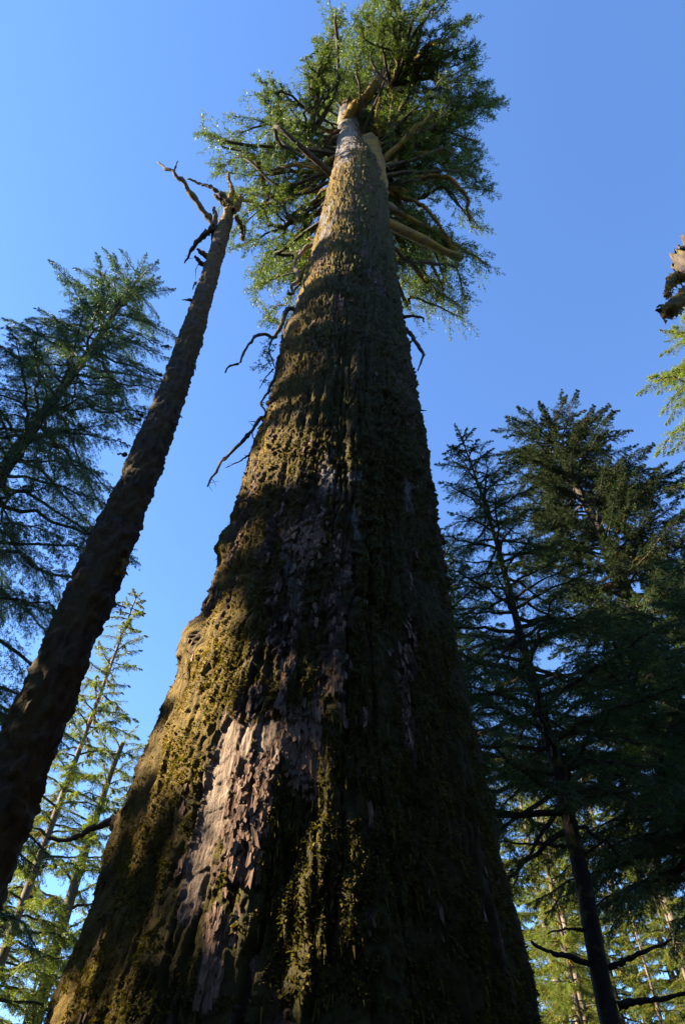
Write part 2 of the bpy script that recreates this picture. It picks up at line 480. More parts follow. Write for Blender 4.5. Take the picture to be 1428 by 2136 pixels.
def trunk_fields(th, z):
    """displacement and bark attributes at angle th (0 = towards the camera) and height z"""
    R = gr(z)
    base = np.stack((np.sin(th) * R + gx(z), GY - np.cos(th) * R, z), -1)
    q = np.stack((np.sin(th) * 2.2, -np.cos(th) * 2.2, z), -1)
    u, v = project(base)
    front = np.cos(th) > 0.05
    nz = (fbm(q * np.array((2.2, 2.2, .9)), 3, 41), fbm(q * np.array((2.2, 2.2, .9)), 3, 47))
    pale = poly_mask(u, v, PALE, 8, nz) * front * np.where(v > 1300, sstep(-0.45, -0.15, fbm(q * np.array((5.5, 5.5, 0.45)), 3, 49)), 1.0)
    flaky = poly_mask(u, v, FLAKY, 9, nz) * front
    grey = poly_mask(u, v, GREY, 12, nz) * front * sstep(-0.12, 0.2, fbm(q * np.array((7, 7, 1.6)), 3, 43))
    # moss: nearly everywhere, broken by upright bare streaks
    streak = fbm(q * np.array((3.2, 3.2, 0.45)), 4, 11)
    patch = fbm(q * np.array((0.9, 0.9, 0.5)), 3, 15)
    moss = sstep(-0.10, 0.14, streak * 0.75 + patch * 0.35 + 0.7 * fbm(q * np.array((8, 8, 2.6)), 3, 17) + 0.33)
    moss = np.clip(moss - pale * 1.3 - flaky * 0.8 - grey * 0.75, 0, 1)
    wood = np.clip(pale + grey * 0.8 + 0.45 * flaky, 0, 1)
    dry = 0.8 * sstep(-0.05, 0.95, -np.sin(th) * 0.9 + 0.25 * fbm(q * 0.7, 2, 19) + 0.15 * streak + 0.5 * sstep(19, 27, z))  # dry moss plus painted sunlight: golden on the left and high up
    # relief
    low = np.clip(1 - z / 30, 0, 1)
    d = (0.11 * low + 0.04) * R / 2.2 * fbm(q * np.array((0.75, 0.75, 0.05)), 2, 23)
    furrow = fbm(q * np.array((2.6, 2.6, 0.22)) + 0.25 * patch[:, None], 3, 29)
    d += (0.08 * low + 0.03) * np.abs(furrow) ** 0.8 * np.sign(furrow) * (1 - 0.75 * pale)
    s = th * 2.2
    wx = 0.8 * fbm(q * 1.6, 3, 31); wz = 0.9 * fbm(q * 1.3, 3, 33)
    # mossy cushions that overhang one below the other, strongest half way up
    r1, dx1, dy1, e1 = worley(s / 0.30 + wx, z / 0.26 + wz, 51)
    shelf = (0.55 - dy1) * sstep(0.0, 0.3, e1) * np.clip(1.6 * r1 - 0.35, 0, 1)
    r2, dx2, dy2, e2 = worley(s / 0.12 + wx * 2, z / 0.12 + wz * 2, 55)
    shelf2 = (0.55 - dy2) * sstep(0.0, 0.3, e2) * np.clip(1.5 * r2 - 0.3, 0, 1)
    wsh = (0.28 + 0.85 * sstep(5.0, 12.0, z)) * (1 - 0.6 * dry) * (0.35 + 0.65 * sstep(-0.25, 0.3, fbm(q * 0.8, 2, 37)))
    d += moss * wsh * (0.105 * shelf + 0.055 * shelf2)
    clump = fbm(q * np.array((6.5, 6.5, 1.6)), 4, 39, 0.6)
    d += moss * 0.085 * np.clip(clump + 0.1, -0.4, 1) * (1 - 0.4 * dry)
    hang = fbm(q * np.array((15, 15, 5.0)), 3, 40, 0.6)
    d += moss * 0.04 * hang * (1 - 0.25 * dry)
    crack = np.abs(fbm(q * np.array((3.6, 3.6, 0.33)) + 0.5 * clump[:, None] * np.array((0.3, 0.3, 0)), 3, 45))
    d -= (0.075 * low + 0.03) * (1 - sstep(0.0, 0.085, crack)) * (1 - 0.92 * pale)
    crack2 = np.abs(fbm(q * np.array((9.0, 9.0, 1.1)), 3, 46))
    d -= 0.028 * (1 - sstep(0.0, 0.09, crack2)) * (1 - 0.8 * pale)
    # long bark plates, their lower lips lifting
    r3, dx3, dy3, e3 = worley(s / 0.16 + wx * 1.3, z / 0.46 + wz * 0.8, 61)
    plate = (0.5 - dy3) * sstep(0.0, 0.12, e3) * (0.2 + r3)
    r4, dx4, dy4, e4 = worley(s / 0.085 + wx * 2, z / 0.17 + wz * 2, 65)
    plate2 = (0.55 - dy4) * sstep(0.0, 0.14, e4) * (0.2 + r4)
    bare = 1 - moss
    d += bare * (1 - 0.75 * pale) * (0.055 * plate + (0.035 + 0.012 * flaky) * plate2 + 0.035 * fbm(q * np.array((13, 13, 4.0)), 3, 67, 0.65))
    d += 0.014 * fbm(q * 9, 3, 71) + 0.03 * moss * fbm(q * 3.3, 3, 73)
    # slabs of old bark standing off the left side
    for (bu, bv, au, av, h) in ((394, 1320, 20, 56, 0.17), (472, 1130, 15, 34, 0.11), (600, 700, 16, 46, 0.12)):
        d += h * np.exp(-(((u - bu) / au) ** 4 + ((v - bv) / av) ** 4)) * (np.sin(th) < 0) * (1 + 0.5 * nz[0])
    d *= np.clip(R / 1.2, 0.35, 1)
    cell = np.where(flaky > 0.4, r4, r3)
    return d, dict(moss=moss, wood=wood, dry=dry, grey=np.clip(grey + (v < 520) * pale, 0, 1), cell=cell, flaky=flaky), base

giant = thing("giant_cedar", "colossal mossy cedar with broken top rising in the centre of the picture", "tree", (float(gx(0)), GY, 0))

def build_giant_trunk():
    vv = np.linspace(2230, 205, 880)
    zs = []
    for v in vv:
        d = ray(700, v)
        zs.append(CAM[2] + (GY - 1.0) * d[2] / d[1])
    zs = np.array(zs)
    zs = zs[(zs < Z_TOP - 0.02)]
    zs = np.concatenate((np.linspace(-0.3, zs[0] - 0.05, 40), zs, [Z_TOP]))
    tf = np.arcsin(np.linspace(-1, 1, 320)) * 0.55 + np.linspace(-1, 1, 320) * math.pi / 2 * 0.45
    tf = np.concatenate((tf * 1.06, np.linspace(tf[-1] * 1.06, 2 * math.pi + tf[0] * 1.06, 44)[1:-1]))
    T, Z = np.meshgrid(tf, zs)
    th = np.mod(T.ravel() + math.pi, 2 * math.pi) - math.pi
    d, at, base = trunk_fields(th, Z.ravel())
    nrm = np.stack((np.sin(th), -np.cos(th), np.zeros_like(th)), -1)
    V = base + nrm * d[:, None]
    # splintered top
    zz = Z.ravel()
    V[:, 2] += (zz > Z_TOP - 0.3) * (1.3 * fbm(np.stack((np.sin(th) * 4, np.cos(th) * 4, zz * 0), -1), 4, 81, 0.7) + 0.45 * np.sin(th - 0.6))
    nt_, nz_ = len(tf), len(zs)
    i = np.arange(nz_ - 1)[:, None] * nt_; j = np.arange(nt_)[None, :]; j2 = (j + 1) % nt_
    q = np.stack((i + j, i + j2, i + nt_ + j2, i + nt_ + j), -1).reshape(-1, 4)
    c = len(V)
    V = np.vstack((V, [(float(gx(Z_TOP)), GY, Z_TOP - 0.5)]))
    e = (nz_ - 1) * nt_; jj = np.arange(nt_)
    t = np.stack((e + jj, e + (jj + 1) % nt_, np.full(nt_, c)), -1)
    at = {k: np.append(a, a[-1]) for k, a in at.items()}
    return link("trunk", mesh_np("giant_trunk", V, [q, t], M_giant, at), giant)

giant_trunk = build_giant_trunk()

def surf_frame(th, z):
    """point on the finished bark and its outward normal"""
    d, at, base = trunk_fields(th, z)
    n = np.stack((np.sin(th), -np.cos(th), np.zeros_like(th)), -1)
    return base + n * d[:, None], n, at

# bark plates: the largest as parts, the small ones as one mass
def flake_mesh(rng):
    """thin curved slab of bark, hanging from its upper edge; local x across, y outwards, z up"""
    n = 9
    a = np.linspace(0, 2 * math.pi, n, endpoint=False)
    a = a + rng.uniform(-0.25, 0.25, n)
    rx = 0.5 * (0.55 + 0.6 * rng.random(n)); rz = 0.5 * (0.55 + 0.75 * rng.random(n))
    x = np.sign(np.cos(a)) * np.abs(np.cos(a)) ** 0.5 * rx
    z = np.sign(np.sin(a)) * np.abs(np.sin(a)) ** 0.5 * rz
    y = 0.10 * (0.5 - z) ** 2 - 0.18 * x * x + 0.03 * rng.standard_normal(n)
    outer = np.stack((x, y + 0.05, z), -1)
    inner = np.stack((x * 1.02, y - 0.03, z), -1)
    V = np.vstack((outer, inner, [(0, 0.09, 0.02)], [(0, -0.01, 0)]))
    j = np.arange(n); j2 = (j + 1) % n
    T = np.vstack((np.stack((j, j2, np.full(n, 2 * n)), -1), np.stack((j2 + n, j + n, np.full(n, 2 * n + 1)), -1)))
    Q = np.stack((j, j + n, j2 + n, j2), -1)
    return V, Q, T

def build_flakes():
    rng = np.random.default_rng(77)
    var = [flake_mesh(rng) for _ in range(10)]
    meshes = [mesh_np("bark_plate", V, [Q, T], M_flake, smooth=False) for V, Q, T in var]
    N = 26000
    v = rng.uniform(330, 2140, N)
    zz = CAM[2] + (GY - 1.8) * np.array([ray(700, a)[2] / ray(700, a)[1] for a in v])
    th = np.arcsin(rng.uniform(-1, 1, N)) * 1.04
    P, n, at = surf_frame(th, zz)
    prob = np.clip(np.where(at["moss"] < 0.35, 0.30, 0) + at["flaky"] * 0.9 - at["wood"] * 0.6, 0, 1)
    # ragged plates along the left edge and on the slabs
    prob = np.maximum(prob, ((np.sin(th) < -0.97) * 0.10))
    keep = rng.random(N) < prob
    th, zz, P, n = th[keep], zz[keep], P[keep], n[keep]
    fl = at["flaky"][keep]
    w = rng.uniform(0.02, 0.062, len(th)) * (1 + 0.15 * fl)
    h = w * rng.uniform(1.6, 4.2, len(th))
    size = w * h / (0.3 + (np.linalg.norm(P - CAM, axis=1)) ** 2) * np.clip(np.cos(th) + 0.15, 0.05, 1)
    order = np.argsort(-size)
    tilt = rng.uniform(0.02, 0.30, len(th)); roll = rng.normal(0, 0.10, len(th))
    AV, AQ, AT, off = [], [], [], 0
    for rank, k in enumerate(order[:6000]):
        t3 = np.array((math.cos(th[k]), math.sin(th[k]), 0.0)); up = np.array((0, 0, 1.0)); nn = n[k]
        cr, sr = math.cos(roll[k]), math.sin(roll[k])
        ax = t3 * cr + up * sr
        az = -t3 * sr + up * cr
        ct, st = math.cos(tilt[k]), math.sin(tilt[k])
        az2 = az * ct - nn * st                     # top leans in, foot stands off
        ay2 = np.cross(az2, ax)
        B = np.stack((ax * w[k], ay2 * h[k] * 0.55, az2 * h[k]), -1)
        pos = P[k] + nn * (0.22 * h[k] * st)
        m = k % 10
        if rank < 300:
            o = link("bark_plate", meshes[m], giant_trunk)
            M = Matrix.Identity(4)
            for r_ in range(3):
                for c_ in range(3):
                    M[r_][c_] = B[r_][c_]
                M[r_][3] = pos[r_]
            o.matrix_parent_inverse = Matrix.Identity(4)
            o.matrix_basis = M
        else:
            V, Q, T = var[m]
            AV.append(V @ B.T + pos); AQ.append(Q + off); AT.append(T + off); off += len(V)
    o = link("small_bark_flakes", mesh_np("small_bark_flakes", np.vstack(AV), [np.vstack(AQ), np.vstack(AT)], M_flake, smooth=False), giant_trunk)
    o["kind"] = "stuff"

build_flakes()

def leaves(pos, dr, nrm, ln, wd):
    """one pointed leaf or spray each"""
    side = unit(np.cross(dr, nrm)) * wd[:, None] * 0.5
    c = pos + dr * ln[:, None]
    mid = pos + dr * (ln * 0.22)[:, None]
    V = np.stack((mid + side, c, mid - side), 1).reshape(-1, 3)
    return V, np.arange(len(pos) * 3).reshape(-1, 3)

def build_moss():
    rng = np.random.default_rng(31)
    for name, gold, N, mat in (("moss", False, 150000, M_moss_tuft), ("dry_moss", True, 110000, M_moss_gold)):
        v = rng.uniform(330, 2150, N)
        uu = np.linspace(300, 2160, 400)
        tz = np.array([ray(700, a)[2] / ray(700, a)[1] for a in uu])
        zz = CAM[2] + (GY - 1.8) * np.interp(v, uu, tz)
        th = np.arcsin(rng.uniform(-1, 1, N)) * 1.05
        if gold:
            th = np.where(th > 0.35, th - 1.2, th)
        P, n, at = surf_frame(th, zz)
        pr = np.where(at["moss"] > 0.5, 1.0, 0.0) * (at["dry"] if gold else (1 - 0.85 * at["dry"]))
        lum = fbm(P * 2.1, 2, 91)
        pr *= sstep(-0.5, 0.25, lum)
        k = rng.random(N) < pr
        P, n, th, zz = P[k], n[k], th[k], zz[k]
        m = len(P)
        rv = rng.standard_normal((m, 3))
        dr = unit(n * 0.8 + rv * 0.55 + np.array((0, 0, -0.75)))
        ln = rng.uniform(0.02, 0.062, m) * np.clip(gr(zz) / 2.0, 0.5, 1.1) * (0.65 if gold else 1)
        wd = ln * 0.55
        strand = rng.random(m) < (0.0 if gold else 0.05)
        ln = np.where(strand, rng.uniform(0.10, 0.26, m), ln); wd = np.where(strand, 0.022, wd)
        dr = np.where(strand[:, None], unit(n * 0.25 + np.array((0, 0, -1.0)) + 0.1 * rv), dr)
        V, Q = leaves(P - n * 0.008, dr, unit(rng.standard_normal((m, 3)) + np.array((0, 0, 0.8))), ln, wd)
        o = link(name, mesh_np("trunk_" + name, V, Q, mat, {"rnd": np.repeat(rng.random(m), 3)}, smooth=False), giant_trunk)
        o["kind"] = "stuff"
        print(name, m)

build_moss()

# ------------------------------------------------------------------ foliage on curves
def kids(P0, D, L, droop, n, ratio, ang, rng, smin=0.15, flat=0.75, taper=0.65):
    """n side shoots on every shoot; returns starts, directions, lengths, droops"""
    m = len(P0)
    s = smin + (1 - smin) * (np.arange(n)[None, :] + rng.random((m, n))) / n
    pos = P0[:, None] + D[:, None] * (L[:, None] * s)[..., None]
    pos[..., 2] -= droop[:, None] * L[:, None] * s ** 2
    tan = D[:, None] + np.zeros((m, n, 1)); tan = tan.copy()
    tan[..., 2] -= 2 * droop[:, None] * s
    tan = unit(tan)
    up = np.array((0, 0, 1.0))
    side = unit(np.cross(tan, up))
    perp = np.cross(side, tan)
    sg = np.where(np.arange(n)[None, :] % 2 == 0, 1.0, -1.0)
    phi = rng.normal(0, (1 - flat) * 1.6 + 0.1, (m, n))
    sd = side * (sg * np.cos(phi))[..., None] + perp * np.sin(phi)[..., None]
    a = ang + rng.normal(0, 0.18, (m, n))
    d = unit(tan * np.cos(a)[..., None] + sd * np.sin(a)[..., None] + 0.12 * rng.standard_normal((m, n, 3)))
    ln = L[:, None] * ratio * (1 - taper * s) * rng.uniform(0.65, 1.2, (m, n))
    return pos.reshape(-1, 3), d.reshape(-1, 3), ln.ravel()

def shoot_leaves(P0, D, L, droop, n, ll, lw, rng, ang=0.8, flat=0.7):
    p, d, _ = kids(P0, D, L, droop, n, 0.3, ang, rng, 0.0, flat)
    m = len(p)
    small = np.repeat(np.clip(L / (ll * 1.6), 0.7, 1), n)
    ln = ll * rng.uniform(0.6, 1.3, m) * small; wd = lw * rng.uniform(0.7, 1.2, m) * small
    nr = unit(np.array((0, 0, 1.0)) * flat + (0.25 + 0.7 * (1 - flat)) * rng.standard_normal((m, 3)))
    V, Q = leaves(p, d, nr, ln, wd)
    return V, Q, np.repeat(np.clip(rng.normal(0.5, 0.22, m), 0, 1), 3), p

def sticks(P0, P1, r):
    """three-sided twigs"""
    m = len(P0)
    t = unit(P1 - P0)
    a = unit(np.cross(t, np.array((0.3, 0.5, 0.8)))); b = np.cross(t, a)
    ring = [a, -0.5 * a + 0.87 * b, -0.5 * a - 0.87 * b]
    V = np.stack([P0 + x * r[:, None] for x in ring] + [P1 + x * r[:, None] * 0.4 for x in ring], 1).reshape(-1, 3)
    o = np.arange(m)[:, None] * 6
    Q = np.stack([np.stack((o[:, 0] + j, o[:, 0] + (j + 1) % 3, o[:, 0] + 3 + (j + 1) % 3, o[:, 0] + 3 + j), -1) for j in range(3)], 1).reshape(-1, 4)
    return V, Q

def limb_shoots(pts, L, n, ratio, rng, smin=0.25, ang=0.95, flat=0.8, ratio_tip=0.07, prof=1.0):
    """first-order side shoots along a limb polyline"""
    N = len(pts)
    s = smin + (1 - smin) * (np.arange(n) + rng.random(n)) / n
    s = np.minimum(s, 0.999)
    f = s * (N - 1); i = f.astype(int); fr = (f - i)[:, None]
    i2 = np.minimum(i + 1, N - 1)
    pos = pts[i] * (1 - fr) + pts[i2] * fr
    tan = unit(pts[i2] - pts[i])
    side = unit(np.cross(tan, np.array((0, 0, 1.0))))
    perp = np.cross(side, tan)
    sg = np.where(np.arange(n) % 2 == 0, 1.0, -1.0)
    phi = rng.normal(0, (1 - flat) * 1.5 + 0.12, n)
    sd = side * (sg * np.cos(phi))[:, None] + perp * np.sin(phi)[:, None]
    a = ang * (1 - 0.35 * s) + rng.normal(0, 0.13, n)
    d = unit(tan * np.cos(a)[:, None] + sd * np.sin(a)[:, None])
    rise = sstep(smin - 0.02, smin + 0.3, s)
    ln = L * ratio * (0.25 + 0.75 * rise) * (1 - (1 - ratio_tip) * s ** prof) * rng.uniform(0.7, 1.2, n)
    return pos, d, ln

class Crown:
    """collects foliage and twigs of one tree"""
    def __init__(self, rng):
        self.rng = rng; self.P = []; self.D = []; self.L = []; self.dr = []
    def add(self, P, D, L, dr):
        self.P.append(P); self.D.append(D); self.L.append(L); self.dr.append(np.full(len(P), dr) if np.isscalar(dr) else dr)
    def build(self, name, parent, mats, sub=6, subratio=0.5, nleaf=8, ll=0.1, lw=0.035, flat=0.75, ang=0.85, carve=None, twig_r=0.012, extra=None, sticks_on=True, taper=0.9):
        rng = self.rng
        P = np.vstack(self.P); D = np.vstack(self.D); L = np.concatenate(self.L); dr = np.concatenate(self.dr)
        if carve is not None:
            pass
        p2, d2, l2 = kids(P, D, L, dr, sub, subratio, ang, rng, 0.12, flat, taper)
        d2r = np.repeat(dr, sub)
        SP = np.vstack((P, p2)); SD = np.vstack((D, d2)); SL = np.concatenate((L, l2)); SR = np.concatenate((dr, d2r))
        V, Q, R, c = shoot_leaves(SP, SD, SL, SR, nleaf, ll, lw, rng, 0.75, flat)
        if carve is not None:
            k = carve(c, 0.0)
            V = V.reshape(-1, 3, 3)[k].reshape(-1, 3); R = R.reshape(-1, 3)[k].ravel(); Q = np.arange(len(V)).reshape(-1, 3)
        P1 = P + D * L[:, None]; P1[:, 2] -= dr * L
        mid = P + D * (L * 0.5)[:, None]; mid[:, 2] -= dr * L * 0.25
        if not sticks_on:
            P, mid, P1 = P[:1], mid[:1], P1[:1]
        tv, tq = sticks(np.vstack((P, mid)), np.vstack((mid, P1)), np.concatenate((np.full(len(P), twig_r), np.full(len(P), twig_r * 0.5))))
        Vs = [V, tv]; Qs = [tq + len(V)]; mi = [np.zeros(len(Q)), np.ones(len(tq))]; Rs = [R, np.full(len(tv), 0.5)]
        off = len(V) + len(tv)
        for ev, eq, et in (extra or []):
            Vs.append(ev); Qs.append(eq + off); mi.append(np.ones(len(eq))); Rs.append(np.full(len(ev), 0.5)); off += len(ev)
        me = mesh_np(name, np.vstack(Vs), [Q, np.vstack(Qs)], mats, {"rnd": np.concatenate(Rs)}, np.concatenate(mi), smooth=False)
        o = link("crown", me, parent)
        o["kind"] = "stuff"
        return o

# ------------------------------------------------------------------ the giant's limbs and crown
LEAF_N = 0
def build_giant_crown():
    rng = np.random.default_rng(2024)
    outline = [(800, -20), (930, -25), (945, 50), (990, 110), (1010, 190), (1030, 220), (1000, 300), (1022, 400), (1000, 470), (1008, 545), (960, 560),
               (972, 640), (925, 625), (890, 610), (850, 600), (830, 560), (820, 470), (800, 380), (760, 300), (735, 210), (690, 260), (690, 380), (650, 520), (625, 600), (565, 650),
               (535, 600), (545, 560), (500, 530), (490, 490), (440, 350), (435, 280), (500, 262), (528, 180), (580, 170), (640, 145), (665, 95), (700, 45), (760, 40)]
    zmap_v = [-30, 100, 300, 450, 650]
    zmap_z = [46.0, 45.0, 42.0, 38.0, 35.5]
    tips = []
    tries = 0
    while len(tips) < 125 and tries < 20000:
        tries += 1
        u, v = rng.uniform(430, 1035), rng.uniform(-30, 655)
        if not in_poly(np.array([u]), np.array([v]), outline)[0]:
            continue
        if u < 610 and rng.random() < 0.45:
            continue
        z = np.interp(v, zmap_v, zmap_z) + rng.normal(0, 1.4)
        p = atZ(u, v, z)
        r = math.hypot(p[0] - gx(z), p[1] - GY)
        if r < 1.6 or r > 10.5:
            continue
        tips.append(p)
    # longest reach at the very outline, so that its ragged shape holds
    for u, v in outline:
        if (690 <= u <= 840 and 200 <= v <= 600):
            continue
        for k in range(2):
            z = np.interp(v, zmap_v, zmap_z) + rng.normal(0, 0.8)
            tips.append(atZ(u + rng.normal(0, 10), v + rng.normal(0, 10), z))
    n_low = len(tips)
    for k in range(44):
        u, v = rng.uniform(672, 850), rng.uniform(-15, 262)
        tips.append(atZ(u, v, 54.5 + rng.normal(0, 1.3) + max(0, (v - 150) * 0.02)))
    clear = [(690, 340), (692, 235), (712, 205), (748, 205), (785, 140), (815, 156), (780, 212), (752, 240), (780, 300), (780, 340)]
    cr = Crown(rng)
    for ip, p in enumerate(tips):
        z0 = np.clip(p[2] - rng.uniform(-2.0, 5.5), 31.0, Z_TOP - 2.5)
        ax = np.array((gx(z0), GY, z0))
        hd = unit((p - ax) * np.array((1, 1, 0)))
        b = ax + hd * gr(z0) * 0.75
        if hd[1] < -0.15:                       # limbs over the viewer leave the trunk at its flanks
            sd = 1.0 if project(p[None])[0][0] + rng.normal(0, 60) > 715 else -1.0
            z0 = rng.uniform(34.5, 43.5); ax = np.array((gx(z0), GY, z0))
            b = ax + np.array((sd * (gr(z0) + (0.55 if sd > 0 else 0)) * 0.9, 0.1, 0))
            hd = unit(np.array((sd, -0.2, 0)))
            tu, tv = (a_[0] for a_ in project(p[None]))
            if tv < 185:                        # twigs of the upright limbs
                c_ = [atZ(850, 150, 45), atZ(813, 185, 43.8)] if tu > 715 else [atZ(640, 290, 41), atZ(655, 240, 42)]
                b = c_[rng.integers(2)]
                hd = unit((p - b) * np.array((1, 1, 0)))
        if project(b[None])[1][0] > 470 and hd[1] < 0.1:
            z0 = rng.uniform(38, 43); ax = np.array((gx(z0), GY, z0)); b = ax + hd * gr(z0) * 0.75
        if ip >= n_low:                         # the live leaders behind the broken top
            b = np.array((rng.uniform(0.5, 1.5), rng.uniform(9.3, 10.2), rng.uniform(40, 46)))
            hd = np.array((0.3, 0.2, 0))
        L = np.linalg.norm(p - b)
        sag = rng.uniform(-0.05, 0.16) * L
        out = hd * 0.12 * L
        q1 = b + (p - b) * 0.35 + out + np.array((0, 0, -sag * 0.6)) + rng.normal(0, 0.10 * L, 3)
        q2 = b + (p - b) * 0.7 + np.array((0, 0, -sag)) + rng.normal(0, 0.08 * L, 3)
        pts = resample([b, q1, q2, p], 14)
        pts[1:-1] += rng.normal(0, 0.05, (12, 3))
        uu, vv = project(pts)
        if ip < n_low and (in_poly(uu, vv, clear) & (pts[:, 1] < 8.8)).sum() > 1:
            continue
        r0 = 0.035 + 0.010 * L * rng.uniform(0.7, 1.3)
        big = rng.random() < 0.2 and ip < n_low
        if ip >= n_low:
            r0 = min(r0, 0.085)
        if big:
            r0 *= 1.7
        rad = np.linspace(1, 0.12, 14) ** 0.8 * r0 * (1 + 0.12 * rng.standard_normal(14))
        V, Q, T = tube(pts, rad, 7, rng, 0.10)
        link("branch", mesh_np("giant_branch", V, [Q, T], M_limb if big else M_twig), giant)
        n = int(6 + L * 2.6)
        P, D, Ls = limb_shoots(pts, L, n, 0.20, rng, smin=0.12, ang=0.8, flat=0.35, ratio_tip=0.7)
        Ls = np.clip(Ls, 0.35, 1.3) * rng.uniform(0.6, 1.25, n)
        D = unit(D + np.array((0, 0, rng.choice((0.55, 0.1, -0.25)))) + 0.35 * rng.standard_normal(D.shape))
        ku, kv = project(P + D * (Ls * 0.6)[:, None])
        ok = ~(in_poly(ku, kv, clear) & (P[:, 1] < 9.2) & (P[:, 2] < 50.5))
        P, D, Ls = P[ok], D[ok], Ls[ok]
        cr.add(P, D, Ls, 0.35)
        cr.add(pts[-3:-1], unit(np.diff(pts[-3:], axis=0)), np.array((0.9, 0.9)), 0.15)
    o = cr.build("giant_crown", giant, [M_cedar_leaf, M_twig], sub=7, subratio=0.55, nleaf=11, ll=0.18, lw=0.046, flat=0.35, ang=0.7, twig_r=0.014, taper=0.7,
                 carve=lambda p, pad: ~(in_poly(*project(p), clear) & (p[:, 1] < 9.0) & (p[:, 2] < 50.5)))
    print("giant crown faces", len(o.data.polygons))

build_giant_crown()

def px_limb(spec, r0, r1, mat, parent, name="dead_branch", n=22, wob=0.03, k=8, seed=1, bmp=0.1, p=1.0):
    rng = np.random.default_rng(seed)
    pts = resample(spec, n)
    L = np.linalg.norm(np.diff(pts, axis=0), axis=1).sum()
    t = np.arange(n)[:, None] * 0.35 + seed * 3.1
    pts[1:] += rng.normal(0, wob * 0.4, (n - 1, 3)) + (0.028 * L * np.linspace(0, 1, n)[:, None] * np.stack([vnoise(np.hstack((t, t * 0 + c, t * 0)), seed) for c in (0.5, 5.5, 9.5)], -1))[1:]
    s = np.linspace(0, 1, n)
    rad = (r0 + (r1 - r0) * s ** p) * (1 + 0.14 * rng.standard_normal(n))
    V, Q, T = tube(pts, rad, k, rng, bmp)
    o = link(name, mesh_np(name, V, [Q, T], mat), parent)
    if mat is M_limb:                                   # shaggy moss along the limb
        m = int(90 * L * (r0 + r1) * 4) + 40
        i = rng.integers(0, n - 1, m); f = rng.random(m)[:, None]
        dv = unit(rng.standard_normal((m, 3)))
        P0 = pts[i] * (1 - f) + pts[i + 1] * f + dv * (rad[i] * 0.92)[:, None]
        ln = rng.uniform(0.06, 0.16, m)
        lv, lt = leaves(P0, unit(dv * 0.7 + np.array((0, 0, -0.8)) + 0.3 * rng.standard_normal((m, 3))), unit(rng.standard_normal((m, 3))), ln, ln * 0.5)
        k_ = link("moss", mesh_np(name + "_moss", lv, lt, M_gold_moss, {"rnd": np.repeat(rng.random(m), 3)}, smooth=False), o)
        k_["kind"] = "stuff"
    elif mat is M_dead and L > 1.2 and name == "dead_branch":
        for j in range(int(2 + L * 1.2)):               # snapped twigs
            i = rng.integers(n // 4, n - 1)
            t_ = unit(pts[i] - pts[i - 1])
            d_ = unit(t_ * 0.6 + 0.7 * rng.standard_normal(3))
            l_ = rng.uniform(0.08, 0.30)
            q_ = np.array((pts[i], pts[i] + d_ * l_ * 0.5, pts[i] + (d_ + 0.15 * rng.standard_normal(3)) * l_))
            tv, tq, tt = tube(q_, np.array((0.35, 0.25, 0.1)) * rad[i], 5)
            link("twig", mesh_np("dead_twig", tv, [tq, tt], mat), o)
    return o

def Zs(z0, z1, pts):
    """photo outline points lifted onto heights running from z0 to z1"""
    n = len(pts)
    return [atZ(u, v, z0 + (z1 - z0) * i / max(1, n - 1)) for i, (u, v) in enumerate(pts)]

def Ys(y0, y1, pts):
    n = len(pts)
    return [atY(u, v, y0 + (y1 - y0) * i / max(1, n - 1)) for i, (u, v) in enumerate(pts)]

